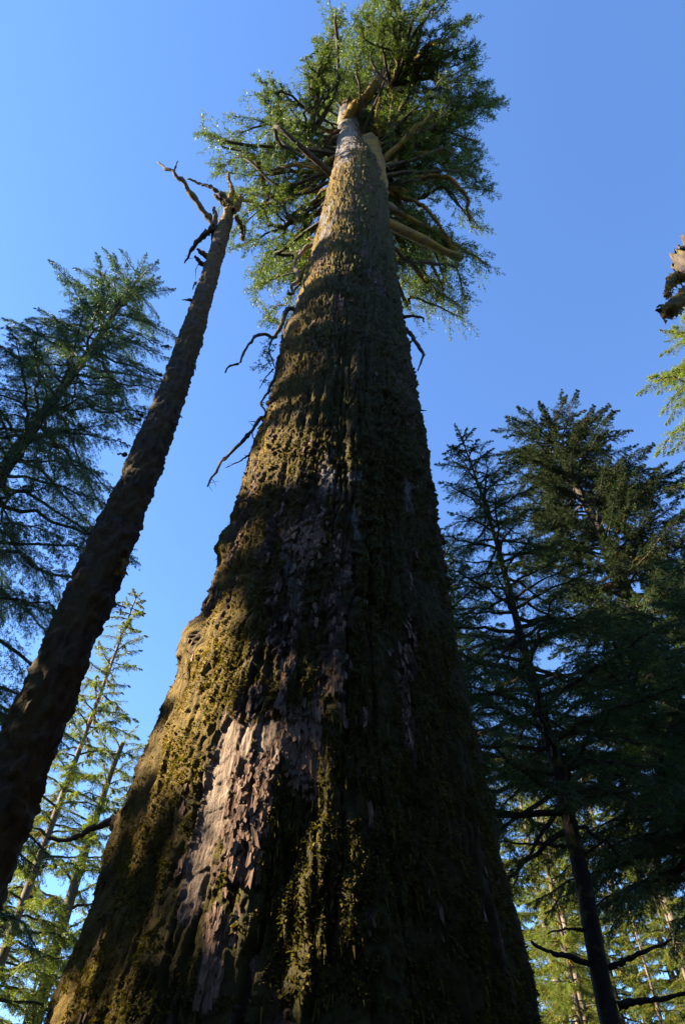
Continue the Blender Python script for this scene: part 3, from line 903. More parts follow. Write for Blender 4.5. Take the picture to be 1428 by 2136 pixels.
def build_giant_details():
    zt = Z_TOP
    # second leader with a rounded, mossy top
    base = [atY(772, 420, 8.8), atY(776, 370, 8.9), atY(772, 325, 8.95), atY(768, 290, 9.0)]
    rng = np.random.default_rng(9)
    pts = resample(base, 26)
    rad = np.concatenate((np.full(20, 0.70), 0.70 * np.sqrt(np.clip(1 - np.linspace(0, 1, 6) ** 2, 0.03, 1)))) * np.linspace(1.0, 0.8, 26)
    V, Q, T = tube(pts, rad, 26, rng, 0.05)
    link("second_leader", mesh_np("second_leader", V, [Q, T], M_limb), giant)
    # golden limb stub across the broken top, then thick upright limbs on the right
    px_limb(Ys(8.75, 7.3, [(722, 262), (730, 238), (750, 214), (774, 192), (795, 160)]), 0.36, 0.24, M_limb, giant, "mossy_stub", 24, 0.02, 12, 2, 0.06)
    px_limb(Zs(40, 46, [(806, 345), (824, 300), (832, 255), (848, 195), (852, 110)]), 0.245, 0.072, M_limb, giant, "branch", 26, 0.04, 10, 3)
    px_limb(Zs(40, 43.5, [(818, 320), (840, 285), (852, 262), (846, 238)]), 0.173, 0.084, M_limb, giant, "branch", 16, 0.04, 9, 4)
    px_limb(Zs(39.5, 42.5, [(815, 325), (868, 298), (915, 268), (942, 230)]), 0.173, 0.060, M_limb, giant, "branch", 20, 0.05, 9, 5)
    px_limb(Zs(38.5, 39.5, [(800, 352), (852, 330), (905, 318), (945, 312)]), 0.187, 0.084, M_limb, giant, "branch", 20, 0.06, 9, 6)
    px_limb(Zs(40.5, 44, [(800, 330), (812, 280), (818, 220), (812, 170)]), 0.158, 0.048, M_limb, giant, "branch", 20, 0.05, 9, 7)
    px_limb(Zs(41, 42.5, [(802, 312), (790, 270), (785, 240), (790, 205)]), 0.130, 0.036, M_limb, giant, "branch", 20, 0.05, 8, 8)
    px_limb(Zs(37.5, 35.5, [(806, 380), (870, 372), (935, 372), (972, 410), (978, 460)]), 0.173, 0.054, M_limb, giant, "branch", 24, 0.06, 9, 9)
    px_limb(Zs(36.5, 33.0, [(808, 400), (850, 415), (900, 450), (945, 520)]), 0.158, 0.054, M_limb, giant, "branch", 22, 0.06, 9, 10)
    px_limb(Zs(36, 31.5, [(812, 430), (850, 470), (880, 520), (925, 600)]), 0.144, 0.042, M_limb, giant, "branch", 22, 0.06, 9, 11)
    # left side
    px_limb(Zs(38.5, 39, [(695, 362), (655, 360), (610, 358), (560, 362)]), 0.173, 0.072, M_limb, giant, "branch", 20, 0.06, 9, 12)
    px_limb(Zs(41, 44, [(642, 292), (650, 250), (645, 200), (660, 150)]), 0.12, 0.04, M_limb, giant, "branch", 18, 0.05, 8, 33)
    px_limb(Zs(38.6, 41, [(690, 345), (640, 345), (648, 315), (640, 290)]), 0.144, 0.054, M_limb, giant, "branch", 18, 0.05, 9, 13)
    px_limb(Zs(37.5, 39, [(700, 425), (675, 400), (650, 387)]), 0.216, 0.096, M_dead, giant, "branch", 16, 0.03, 9, 14)
    px_limb(Zs(37, 38.5, [(690, 410), (640, 400), (590, 420), (530, 425), (470, 405)]), 0.158, 0.048, M_limb, giant, "branch", 24, 0.07, 9, 15)
    px_limb(Zs(36, 36, [(680, 440), (640, 450), (600, 470), (560, 470)]), 0.130, 0.048, M_limb, giant, "branch", 20, 0.06, 9, 16)
    px_limb(Zs(41, 40.6, [(710, 285), (692, 295), (686, 330), (698, 350)]), 0.14, 0.10, M_red_dead, giant, "dead_branch", 16, 0.04, 8, 17)
    px_limb(Zs(41.5, 41.2, [(722, 272), (700, 276), (680, 290)]), 0.13, 0.05, M_red_dead, giant, "dead_branch", 12, 0.04, 8, 18)
    # barkless twisted branch under the crown on the left
    o = px_limb([atY(655, 508, 8.9), atY(636, 520, 8.7), atY(616, 545, 8.5), atY(620, 572, 8.4), atY(612, 600, 8.3), atY(596, 616, 8.2)], 0.075, 0.05, M_red_dead, giant, "dead_branch", 26, 0.03, 9, 19)
    o["label"] = "barkless reddish twisted branch hanging below the crown"
    # dead branches against the sky, left edge
    px_limb(Ys(8.6, 8.2, [(622, 650), (604, 644), (592, 660), (584, 684), (570, 702), (546, 700), (516, 724), (500, 750), (472, 773)]), 0.080, 0.022, M_dead, giant, n=40, wob=0.012, seed=20)
    px_limb(Ys(8.35, 8.3, [(568, 703), (562, 730), (572, 760), (578, 790)]), 0.032, 0.010, M_dead, giant, n=18, wob=0.01, k=6, seed=21)
    px_limb(Ys(8.7, 8.3, [(592, 742), (580, 748), (578, 780), (566, 805), (552, 822), (548, 845), (552, 872)]), 0.056, 0.018, M_dead, giant, n=28, wob=0.012, seed=22)
    px_limb(Ys(8.7, 7.9, [(562, 874), (544, 872), (532, 888), (502, 924), (462, 968), (440, 990), (432, 1010)]), 0.056, 0.015, M_dead, giant, n=34, wob=0.012, seed=23)
    px_limb(Ys(8.6, 8.5, [(534, 886), (526, 905), (534, 925)]), 0.024, 0.007, M_dead, giant, n=12, wob=0.008, k=6, seed=24)
    px_limb(Ys(8.7, 8.3, [(536, 942), (520, 950), (500, 962), (470, 977)]), 0.032, 0.007, M_dead, giant, n=20, wob=0.012, k=6, seed=25)
    px_limb(Ys(8.5, 8.4, [(570, 770), (556, 785), (540, 812)]), 0.024, 0.006, M_dead, giant, n=14, wob=0.01, k=6, seed=26)
    # right edge
    px_limb(Ys(8.8, 8.6, [(830, 662), (855, 660), (880, 662), (883, 672)]), 0.056, 0.020, M_dead, giant, n=18, wob=0.015, seed=27)
    px_limb(Ys(8.8, 8.5, [(838, 680), (862, 704), (884, 738), (873, 770)]), 0.072, 0.018, M_dead, giant, n=24, wob=0.012, seed=28)
    px_limb(Ys(8.8, 8.7, [(845, 726), (858, 712)]), 0.056, 0.020, M_dead, giant, n=8, wob=0.01, seed=29)
    px_limb(Ys(8.8, 8.7, [(864, 852), (878, 856), (889, 857)]), 0.040, 0.006, M_dead, giant, n=10, wob=0.012, seed=30)
    # low on the left: a long dark dead branch with a snapped side piece
    b = px_limb(Ys(9.0, 8.6, [(285, 1700), (258, 1706), (205, 1722), (170, 1742), (140, 1752), (100, 1750)]), 0.060, 0.018, M_dead, giant, n=30, wob=0.012, seed=31)
    px_limb(Ys(9.0, 8.8, [(270, 1680), (252, 1700), (246, 1722), (252, 1745)]), 0.06, 0.05, M_limb, giant, "mossy_stub", 14, 0.015, 8, 32, 0.2)
    # bits of foliage growing on the left edge
    rng = np.random.default_rng(40)
    cr = Crown(rng)
    for (u, v, n_) in ((565, 730, 8), (560, 760, 6), (572, 800, 6), (568, 830, 5), (552, 745, 5)):
        P = np.array([atY(u + rng.normal(0, 6), v + rng.normal(0, 8), 8.4) for _ in range(n_)])
        D = unit(rng.standard_normal((n_, 3)) * np.array((1, 0.6, 0.6)) + np.array((-0.3, 0, 0)))
        cr.add(P, D, rng.uniform(0.15, 0.42, n_), 0.2)
    o = cr.build("giant_shoots", giant, [M_cedar_leaf, M_twig], sub=4, subratio=0.6, nleaf=5, ll=0.07, lw=0.035, flat=0.4, twig_r=0.008)
    o.name = "side_shoots"

build_giant_details()

# ------------------------------------------------------------------ other trees
def trunk_tube(name, path, r0, r1, mat, parent, n=60, k=18, seed=1, rough=0.05, lump=0.06, flare=0.35, rpow=1.0):
    pts = resample(path, 400)
    al = np.concatenate(([0], np.cumsum(np.linalg.norm(np.diff(pts, axis=0), axis=1))))
    pts = np.stack([np.interp(np.linspace(0, al[-1], n), al, pts[:, c]) for c in range(3)], -1)
    s = np.linspace(0, 1, n)
    rad = r0 + (r1 - r0) * s ** rpow
    rad = rad * (1 + flare * np.exp(-s * 28))
    V, Q, T = tube(pts, rad, k)
    c = np.repeat(pts, k, axis=0); c = np.vstack((c, pts[-1:]))
    rr = np.append(np.repeat(rad, k), rad[-1])
    nrm = unit(V - c)
    sc = 1.0 / max(r0, 0.15)
    d = rr * (lump * fbm(V * 1.1 * np.array((1, 1, 0.6)), 3, seed) + rough * fbm(V * np.array((6, 6, 1.8)) * min(sc, 2.5), 4, seed + 7, 0.65))
    V = V + nrm * d[:, None]
    return link("trunk", mesh_np(name, V, [Q, T], mat), parent), pts, rad

def carve_fn(lines):
    """keep what is not inside one of the clear sight lines towards the sun"""
    def f(p, pad):
        keep = np.ones(len(p), bool)
        for o, r in lines:
            w = p - o
            t = w @ SUN
            dist = np.linalg.norm(w - t[:, None] * SUN, axis=1)
            keep &= dist > (r + pad)
        return keep
    return f

def frond(L, rng, leaf, tw=6.0, twr=0.42, sub=7, subr=0.45, sub2=4, nleaf=9, ll=0.10, lw=0.022, flat=0.85, tdroop=0.45, droop=0.22, moss=0, lr=0.014):
    """one bough with its twigs and needles, growing along +x from the origin; shared by all boughs of its size"""
    ss = np.linspace(0, 1, 10)[:, None]
    lp = np.hstack((L * ss, 0 * ss, -droop * L * ss ** 2))
    lp[1:] += rng.normal(0, 0.014 * L, (9, 3))
    V, Q, T = tube(lp, np.linspace(1, 0.15, 10) * (0.016 + lr * L), 5, rng, 0.08)
    P, D, l1 = limb_shoots(lp, L, int(8 + tw * L), twr, rng, smin=0.15, ang=0.95, flat=flat)
    l1 = np.clip(l1, 0.05, 2.2); r1 = tdroop * rng.uniform(0.5, 1.4, len(P))
    P = np.vstack((P, lp[-2:-1])); D = np.vstack((D, unit(lp[-1:] - lp[-2:-1]))); l1 = np.append(l1, 0.14 * L); r1 = np.append(r1, tdroop * 0.5)
    p2, d2, l2 = kids(P, D, l1, r1, sub, subr, 0.85, rng, 0.10, flat, 0.88)
    r2 = np.repeat(r1, sub)
    d2 = unit(d2 + np.array((0, 0, -0.12)))
    lists = [(P, D, l1, r1), (p2, d2, l2, r2)]
    if sub2:
        k = l2 > 1.3 * ll
        p3, d3, l3 = kids(p2[k], d2[k], l2[k], r2[k], sub2, 0.5, 0.8, rng, 0.1, flat, 0.85)
        lists.append((p3, d3, l3, np.repeat(r2[k], sub2)))
    SP, SD = np.vstack([a_[0] for a_ in lists]), np.vstack([a_[1] for a_ in lists])
    SL, SR = np.concatenate([a_[2] for a_ in lists]), np.concatenate([a_[3] for a_ in lists])
    sz = float(np.clip(0.5 + 0.14 * L, 0.5, 1)); ll *= sz; lw *= sz
    LV, LT, R, _ = shoot_leaves(SP, SD, SL, SR, nleaf, ll, lw, rng, 0.7, flat)
    P1 = P + D * l1[:, None]; P1[:, 2] -= r1 * l1
    mid = P + D * (l1 * 0.5)[:, None]; mid[:, 2] -= r1 * l1 * 0.25
    tv, tq = sticks(np.vstack((P, mid)), np.vstack((mid, P1)), np.concatenate((np.full(len(P), 0.009), np.full(len(P), 0.005))))
    Vs = [LV, V, tv]
    T_ = [LT, T + len(LV)]; Q_ = [Q + len(LV), tq + len(LV) + len(V)]
    mi = [np.zeros(len(LT)), np.ones(len(T))]
    Rs = [R, np.full(len(V) + len(tv), 0.5)]
    if moss:
        m = int(moss * L)
        i = rng.integers(0, 8, m); f = rng.random(m)[:, None]
        mp = lp[i] * (1 - f) + lp[i + 1] * f + rng.normal(0, 0.04, (m, 3))
        ln = rng.uniform(0.08, 0.34, m)
        mv, mt = leaves(mp, unit(np.array((0, 0, -1.0)) + 0.35 * rng.standard_normal((m, 3))), unit(rng.standard_normal((m, 3))), ln, ln * 0.3)
        T_.append(mt + sum(len(x) for x in Vs)); Vs.append(mv); mi.append(np.full(m, 2)); Rs.append(np.repeat(rng.random(m), 3))
    mi = np.concatenate(mi + [np.ones(len(Q) + len(tq))])
    return mesh_np("bough", np.vstack(Vs), [np.vstack(T_), np.vstack(Q_)], [leaf, M_twig, M_gold_moss], {"rnd": np.concatenate(Rs)}, mi, smooth=False), lp

def frond_set(seed, leaf, classes=(0.7, 1.8, 3.6, 5.8), variants=3, **kw):
    rng = np.random.default_rng(seed)
    return {c: [frond(c, rng, leaf, **kw) for _ in range(variants)] for c in classes}

def conifer(name, label, path, r0, r1, n_limbs, h0, Lmax, seed, bark, fronds, shape=1.0, up=0.1, upk=0.35, hpow=1.0, group=None, gaps=None, Lmin=0.5, k=14, n=60, leader=True, spread=0.6):
    """trunk with boughs set round it; every bough an object, sharing its mesh with alike ones"""
    rng = np.random.default_rng(seed)
    path = [np.asarray(p, float) for p in path]
    root = thing(name, label, "tree", tuple(path[0]), group)
    _, pts, rad = trunk_tube(name + "_trunk", path, r0, r1, bark, root, n, k, seed)
    sizes = np.array(sorted(fronds))
    pinv = Matrix.Translation(-Vector(root.location))
    phi0 = rng.uniform(0, 6.28)
    spots = []
    for i in range(n_limbs):
        h = ((i + rng.random()) / n_limbs) ** hpow
        f = min(h0 + (1 - h0) * h, 0.995) * (n - 1); j = int(f)
        b = pts[j] + (pts[min(j + 1, n - 1)] - pts[j]) * (f - j)
        L = (Lmin + (Lmax - Lmin) * (1 - h) ** shape) * rng.uniform(spread, 1.15)
        spots.append((b, phi0 + i * 2.39996 + rng.normal(0, 0.35), L, math.atan(up + upk * h + rng.normal(0, 0.08))))
    if leader:
        spots.append((pts[-2], 0.0, max(0.7, Lmin), 1.45))
    for b, phi, L, pitch in spots:
        c = sizes[np.argmin(np.abs(np.log(sizes / L)))]
        me, lp = fronds[c][rng.integers(len(fronds[c]))]
        M = Matrix.Translation(Vector(b)) @ Matrix.Rotation(phi, 4, 'Z') @ Matrix.Rotation(-pitch, 4, 'Y') @ Matrix.Rotation(rng.normal(0, 0.15), 4, 'X') @ Matrix.Scale(L / c, 4)
        if gaps is not None:
            w = np.array(M) @ np.vstack((lp.T, np.ones(len(lp))))
            if not gaps(w[:3].T):
                continue
        o = bpy.data.objects.new("branch", me)
        COL.objects.link(o)
        o.parent = root
        o.matrix_parent_inverse = pinv
        o.matrix_basis = M
    return root

def shade_conifer(name, label, path, r0, r1, n_limbs, h0, Lmax, seed, bark, leaf, shape=1.0, up=0.1, droop=0.25, tw=14, twr=0.36, sub=6, subr=0.5,
            nleaf=7, ll=0.12, lw=0.04, flat=0.8, tdroop=0.35, carve=None, group=None, gaps=None, k=14, n=60):
    """forest tree outside the picture: trunk and one crown"""
    rng = np.random.default_rng(seed)
    path = [np.asarray(p, float) for p in path]
    root = thing(name, label, "tree", tuple(path[0]), group)
    _, pts, rad = trunk_tube(name + "_trunk", path, r0, r1, bark, root, n, k, seed)
    cr = Crown(rng)
    extra = []
    phi0 = rng.uniform(0, 6.28)
    for i in range(n_limbs):
        h = (i + rng.random()) / n_limbs
        f = min(h0 + (1 - h0) * h, 0.995) * (n - 1); j = int(f)
        b = pts[j] + (pts[min(j + 1, n - 1)] - pts[j]) * (f - j)
        phi = phi0 + i * 2.39996 + rng.normal(0, 0.35)
        L = (0.5 + (Lmax - 0.5) * (1 - h) ** shape) * rng.uniform(0.6, 1.15)
        hd = np.array((math.cos(phi), math.sin(phi), 0.0))
        u_ = up + 0.35 * h + rng.normal(0, 0.08); d_ = droop * rng.uniform(0.6, 1.3)
        ss = np.linspace(0, 1, 6)[:, None]
        lp = b + hd * L * ss + np.array((0, 0, 1.0)) * L * (u_ * ss - d_ * ss ** 2)
        if gaps is not None and not gaps(lp):
            continue
        extra.append(tube(lp, np.linspace(1, 0.18, 6) * (0.018 + 0.014 * L), 4))
        P, D, Ls = limb_shoots(lp, L, int(max(4, tw * (0.35 + 0.65 * L / Lmax))), twr, rng, smin=0.18, ang=0.95, flat=flat)
        cr.add(P, D, np.clip(Ls, 0.08, 2.0), tdroop)
    cr.build(name + "_crown", root, [leaf, M_twig], sub=sub, subratio=subr, nleaf=nleaf, ll=ll, lw=lw, flat=flat, carve=carve, extra=extra, sticks_on=False)
    return root

F_HEM = frond_set(11, M_hemlock_leaf, tw=6.5, sub=8, sub2=4, nleaf=9, ll=0.11, lw=0.026, flat=0.82, tdroop=0.55, droop=0.26)
F_FINE = frond_set(12, M_hemlock_leaf, classes=(0.5, 1.2, 2.4, 3.8), tw=8.5, sub=8, sub2=3, nleaf=9, ll=0.075, lw=0.017, flat=0.85, tdroop=0.3, droop=0.18)
F_SUN = frond_set(13, M_sunny_leaf, classes=(0.7, 2.0, 4.2), tw=6.0, sub=8, sub2=3, nleaf=8, ll=0.15, lw=0.036, flat=0.8, tdroop=0.55, droop=0.32, moss=14)
F_SPR = frond_set(14, M_spruce_leaf, classes=(2.6, 4.8), tw=7.0, twr=0.36, sub=8, sub2=3, nleaf=10, ll=0.14, lw=0.036, flat=0.3, tdroop=0.25, droop=0.22, lr=0.012)

def copy_tree(src, label, x, y, rot, sc, sz=None, name=None, group=None):
    """another individual of a kind: the thing and each of its parts"""
    c = src.copy(); COL.objects.link(c)
    c.location = (x, y, -0.2); c.rotation_euler = (0, 0, rot); c.scale = (sc, sc, sz or sc)
    c["label"] = label
    if name:
        c.name = name
    for ch in src.children:
        d = ch.copy(); COL.objects.link(d); d.parent = c
        d.matrix_parent_inverse = ch.matrix_parent_inverse.copy()
    return c

def foot(p, q=None):
    """trunk foot straight below p (continuing the lean p-q when q is given)"""
    if q is None:
        return np.array((p[0], p[1], -0.2))
    d = (p - q) / (q[2] - p[2])
    return p + d * (p[2] + 0.2)

# the broken-topped snag on the left
def build_left_snag():
    A, B, C_, D_ = atY(70, 1530, 10.0), atY(213, 1180, 10.0), atY(370, 790, 10.0), atY(474, 455, 10.2)
    root = thing("dead_tree", "tall dead conifer with mossy bark and snapped top left of the giant cedar", "tree", tuple(foot(A, B)))
    path = [foot(A, B), A, B, C_, D_]
    trunk_tube("dead_tree_trunk", path, 0.50, 0.26, M_snag_bark, root, n=560, k=56, seed=61, rough=0.34, lump=0.12)
    L = lambda pts, z0, z1: Zs(z0, z1, pts)
    z = D_[2]
    px_limb(L([(472, 470), (478, 430), (484, 395), (476, 362)], z - 1, z + 2), 0.216, 0.050, M_limb, root, "mossy_stub", 22, 0.04, 12, 62, 0.12)
    px_limb(L([(486, 440), (500, 425), (500, 405)], z - 0.5, z + 1), 0.158, 0.060, M_limb, root, "mossy_stub", 14, 0.04, 10, 63, 0.15)
    br = px_limb(L([(452, 486), (436, 455), (405, 415), (378, 375), (352, 353), (331, 345)], z - 1.5, z + 2), 0.158, 0.045, M_dead, root, "dead_branch", 34, 0.035, 9, 64, 0.12)
    px_limb(L([(364, 360), (366, 348), (371, 335)], z + 1.2, z + 2), 0.050, 0.020, M_dead, root, "dead_branch", 10, 0.02, 6, 65)
    px_limb(L([(480, 425), (455, 400), (425, 385), (392, 374)], z, z + 1.5), 0.130, 0.040, M_dead, root, "dead_branch", 24, 0.035, 9, 66, 0.12)
    px_limb(L([(480, 432), (462, 420), (448, 408)], z, z + 0.6), 0.187, 0.080, M_dead, root, "dead_branch", 14, 0.03, 9, 67, 0.15)
    px_limb(L([(446, 530), (448, 490), (449, 455), (448, 432)], z - 2.6, z - 0.4), 0.187, 0.065, M_dead, root, "dead_branch", 20, 0.035, 10, 68, 0.14)
    px_limb(L([(448, 475), (425, 490), (405, 515), (386, 549)], z - 1.8, z - 2.4), 0.173, 0.030, M_dead, root, "dead_branch", 24, 0.035, 9, 69, 0.14)
    px_limb(L([(440, 545), (425, 552), (410, 540), (406, 535)], z - 3.0, z - 3.0), 0.144, 0.040, M_dead, root, "dead_branch", 16, 0.03, 9, 70, 0.12)
    px_limb(L([(432, 535), (418, 525), (412, 520)], z - 3.0, z - 3.0), 0.130, 0.050, M_dead, root, "dead_branch", 12, 0.03, 8, 71, 0.12)
    px_limb(L([(418, 540), (410, 560), (407, 582)], z - 3.2, z - 3.8), 0.025, 0.006, M_dead, root, "dead_branch", 12, 0.03, 6, 72)
    px_limb(L([(492, 450), (505, 475), (507, 500), (512, 470)], z - 1, z - 1.2), 0.101, 0.030, M_limb, root, "mossy_stub", 16, 0.03, 8, 73, 0.15)
    # short spikes along both edges of the trunk
    for i, (u, v, du, dv) in enumerate(((398, 626, -18, -1), (350, 722, -14, 0), (292, 876, -18, -4), (298, 868, -14, -14), (262, 948, -17, -2), (190, 1113, -18, 0),
                                        (358, 880, 14, 6), (362, 855, 18, 18), (335, 782, -14, -2), (455, 505, 18, 10), (404, 760, 5, 12), (408, 590, -6, 14))):
        px_limb([atY(u, v, 9.9), atY(u + du * 0.5, v + dv * 0.3, 9.8), atY(u + du, v + dv, 9.7)], 0.05, 0.012, M_dead, root, "broken_stub", 9, 0.02, 7, 80 + i, 0.12)
    px_limb([atY(246, 1160, 10), atY(258, 1178, 9.9), atY(252, 1200, 9.8)], 0.094, 0.035, M_limb, root, "mossy_stub", 12, 0.02, 9, 99, 0.22)

build_left_snag()

# dense hemlock at the left edge
def build_left_hemlock():
    p0, p1, p2 = atY(30, 950, 17), atY(185, 735, 17.2), atY(292, 575, 17.4)
    conifer("hemlock", "dense dark hemlock at the left edge behind the dead tree", [foot(p0, p2), p0, p1, p2], 0.5, 0.07, 190, 0.2, 6.8, 305, M_shade_bark, F_HEM, shape=0.55, up=0.02, upk=0.3, n=90, Lmin=1.3)

build_left_hemlock()

# sunlit trees low on the left
def build_left_far():
    t0, t1, t2 = atY(10, 1985, 34), atY(190, 1500, 34), atY(287, 1238, 34)
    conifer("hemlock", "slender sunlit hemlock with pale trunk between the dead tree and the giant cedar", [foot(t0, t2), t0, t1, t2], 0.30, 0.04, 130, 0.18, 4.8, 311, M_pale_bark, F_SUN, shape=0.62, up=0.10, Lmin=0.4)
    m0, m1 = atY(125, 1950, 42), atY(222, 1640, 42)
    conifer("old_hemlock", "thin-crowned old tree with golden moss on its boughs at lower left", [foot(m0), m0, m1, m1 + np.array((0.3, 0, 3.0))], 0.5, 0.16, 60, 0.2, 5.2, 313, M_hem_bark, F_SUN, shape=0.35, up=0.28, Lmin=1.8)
    global SUNNY
    src = conifer("hemlock", "sunlit hemlock farthest back at the lower left corner", [(-24.5, 50, -0.2), (-24.3, 50, 12.5), (-24.1, 50, 25)], 0.36, 0.04, 100, 0.10, 4.6, 320, M_hem_bark, F_SUN, shape=0.55, up=0.05)
    SUNNY = src
    copy_tree(src, "low bushy hemlock in front of the sunlit trees at the lower left corner", -17.8, 30, 1.0, 0.68)
    copy_tree(src, "sunlit hemlock half hidden behind the giant cedar's left edge", -14.0, 58, 2.2, 1.2)
    copy_tree(src, "tall sunlit hemlock low on the left, mostly behind the dead tree", -20.5, 43, 4.1, 0.95)
    copy_tree(src, "bright hemlock between the pale slender trunk and the giant cedar, lowest left", -15.2, 40, 5.0, 0.62)
    copy_tree(src, "sunlit hemlock with its top just left of the pale slender trunk", -19.0, 38, 0.3, 0.78)

build_left_far()

# right of the giant: slender dark hemlock, spruce and what stands around them
def build_right():
    Y = 12.5
    P = [atY(1272, 2136, Y), atY(1217, 1850, Y), atY(1150, 1560, Y), atY(1086, 1330, Y), atY(1040, 1150, Y), atY(1000, 1020, Y), atY(960, 908, Y)]
    def clear(lp):
        return np.all(np.hypot(lp[:, 0] - gx(lp[:, 2]), lp[:, 1] - GY) > gr(lp[:, 2]) + 0.25) and not (lp[0, 2] < 7.0)
    t = conifer("slender_hemlock", "slender dark hemlock just right of the giant cedar with feathery top", [foot(P[0])] + P, 0.20, 0.015, 130, 0.33, 3.7, 401, M_shade_bark, F_FINE, shape=0.8, up=0.0, gaps=clear, Lmin=0.4)
    for i, (pts, r) in enumerate(((((1268, 2020), (1300, 2005), (1345, 1985), (1400, 1958)), 0.055), (((1288, 2098), (1335, 2088), (1390, 2084), (1440, 2068)), 0.06),
                                  (((1228, 2010), (1190, 1998), (1150, 1985), (1105, 1966)), 0.055), (((1178, 1766), (1140, 1762), (1090, 1758), (1036, 1754)), 0.035),
                                  (((1164, 1612), (1178, 1590), (1200, 1568), (1230, 1535)), 0.035), (((1205, 1790), (1235, 1770), (1275, 1745)), 0.035),
                                  (((1215, 1940), (1180, 1938), (1140, 1945)), 0.03))):
        px_limb(Ys(Y, Y - 0.5, pts), r, r * 0.35, M_twig, t, "branch", 20, 0.015, 7, 430 + i)
    sp = [atY(1345, 1330, 25), atY(1275, 1165, 25), atY(1232, 1070, 25), atY(1190, 990, 25), atY(1140, 905, 25.3)]
    conifer("spruce", "big rounded spruce with bent top and mossy limbs on the right", [foot(sp[0])] + sp, 0.72, 0.12, 210, 0.34, 5.4, 403, M_shade_bark, F_SPR, shape=0.3, up=0.16, upk=0.05, hpow=0.65, Lmin=2.7, n=80, leader=False, spread=0.75)
    mossy = [o for o in COL.objects if o.get("label", "").startswith("big rounded spruce")][0]
    for j, pts in enumerate((((1258, 1150), (1300, 1152), (1345, 1132)), ((1262, 1158), (1320, 1165), (1372, 1158)), ((1395, 1250), (1425, 1245), (1445, 1238)), ((1290, 1215), (1250, 1235), (1215, 1245)))):
        px_limb(Ys(25, 23.5, pts), 0.17, 0.07, M_limb, mossy, "mossy_limb", 16, 0.05, 9, 480 + j, 0.2)
    # smaller dark hemlocks filling in below
    p = atY(1262, 1290, 18.0)
    d = conifer("dark_hemlock", "dark hemlock between the slender hemlock and the right edge", [foot(p), p * np.array((1, 1, 0.5)), p], 0.26, 0.03, 120, 0.50, 4.1, 441, M_shade_bark, F_HEM, shape=0.5, up=0.02)
    copy_tree(d, "dark hemlock cut by the right edge below the spruce's crown", 13.6, 19.5, 1.3, 1.08, 1.25)
    copy_tree(d, "dark hemlock with drooping boughs nearest to the lower right edge", 11.6, 16.0, 2.9, 0.95, 0.8)
    copy_tree(d, "dark hemlock half hidden by the giant cedar's right edge", 4.2, 22.0, 5.2, 1.15, 1.45)
    copy_tree(d, "dark hemlock in front of the big spruce's trunk", 13.0, 23.0, 0.4, 1.1, 1.3)
    # sunlit spruce at the right edge, its trunk outside the picture
    q = atY(1434, 690, 22)
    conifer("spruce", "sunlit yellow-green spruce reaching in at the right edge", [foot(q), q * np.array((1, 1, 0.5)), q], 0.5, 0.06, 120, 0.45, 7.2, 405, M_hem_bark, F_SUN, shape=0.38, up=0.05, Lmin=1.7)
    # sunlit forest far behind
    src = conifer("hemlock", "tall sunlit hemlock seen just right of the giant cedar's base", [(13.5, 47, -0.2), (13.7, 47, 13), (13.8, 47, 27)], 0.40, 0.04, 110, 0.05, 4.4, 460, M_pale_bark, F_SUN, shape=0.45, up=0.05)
    for k, (x, y, sc, rot, lab) in enumerate(((18.5, 44, 0.8, 1, "sunlit hemlock behind the slender hemlock's lower trunk"), (22, 50, 1.22, 2, "tall sunlit hemlock behind the dark hemlocks at right"),
                              (25, 41, 0.75, 3, "short sunlit hemlock in the lower right corner"), (16, 60, 1.35, 4, "farthest sunlit hemlock right of the giant cedar"), (29, 55, 1.3, 5, "tall sunlit hemlock at the right edge behind the spruce"),
                              (11.5, 66, 1.1, 6, "distant hemlock half hidden behind the giant cedar's right edge"), (20.5, 36, 0.5, 0.5, "low mossy hemlock at the bottom right behind the slender trunk"), (14.2, 37, 0.52, 1.5, "low mossy hemlock beside the giant cedar's right foot"),
                              (25, 60, 1.3, 2.5, "far sunlit hemlock filling the gap behind the spruce's trunk"), (14.5, 52, 1.0, 5.3, "sunlit hemlock second in line right of the giant cedar's base"),
                              (18.5, 56, 1.25, 0.3, "pale-stemmed hemlock far behind the slender hemlock's trunk"), (21.5, 42, 0.85, 3.7, "sunlit hemlock right beside the slender hemlock's foot"), (29, 46, 1.0, 4.8, "sunlit hemlock low at the right edge"),
                              (33, 62, 1.5, 1.9, "tallest sunlit hemlock behind the right edge"), (12.2, 56, 1.1, 2.9, "slim sunlit hemlock peeping out behind the giant cedar's right flank"), (17, 40, 0.62, 5.9, "small bright hemlock between the giant cedar and the slender trunk"),
                              (12.5, 44, 0.8, 0.9, "bright hemlock whose boughs touch the giant cedar's right outline"), (15, 72, 1.6, 2.1, "hazy hemlock in the last row right of the giant cedar"), (20, 67, 1.55, 3.3, "hemlock in the last row behind the slender hemlock"),
                              (25.5, 70, 1.6, 4.4, "hemlock in the last row behind the big spruce"), (27, 49, 1.05, 5.6, "sunlit hemlock between the big spruce and the lower right corner"), (32, 52, 1.25, 1.4, "sunlit hemlock cut by the right edge near the bottom"),
                              (22.5, 37, 0.6, 2.7, "small sunlit hemlock right of the slender hemlock's lowest bough"))):
        copy_tree(src if k % 2 else SUNNY, lab, x, y, rot * 1.1, sc)
    # broken mossy snag poking in at the right edge
    a = atY(1432, 535, 7.2)
    root = thing("broken_snag", "broken grey snag top with mossy stubs poking in at the right edge", "tree", (a[0] - 0.2, a[1], -0.2))
    path = [np.array((a[0] + 0.25, a[1], -0.2)), np.array((a[0] + 0.12, a[1], 9)), a]
    o, pts, rad = trunk_tube("broken_snag_trunk", path, 0.62, 0.44, M_grey_snag, root, n=200, k=40, seed=91, rough=0.22, lump=0.08)
    me = o.data
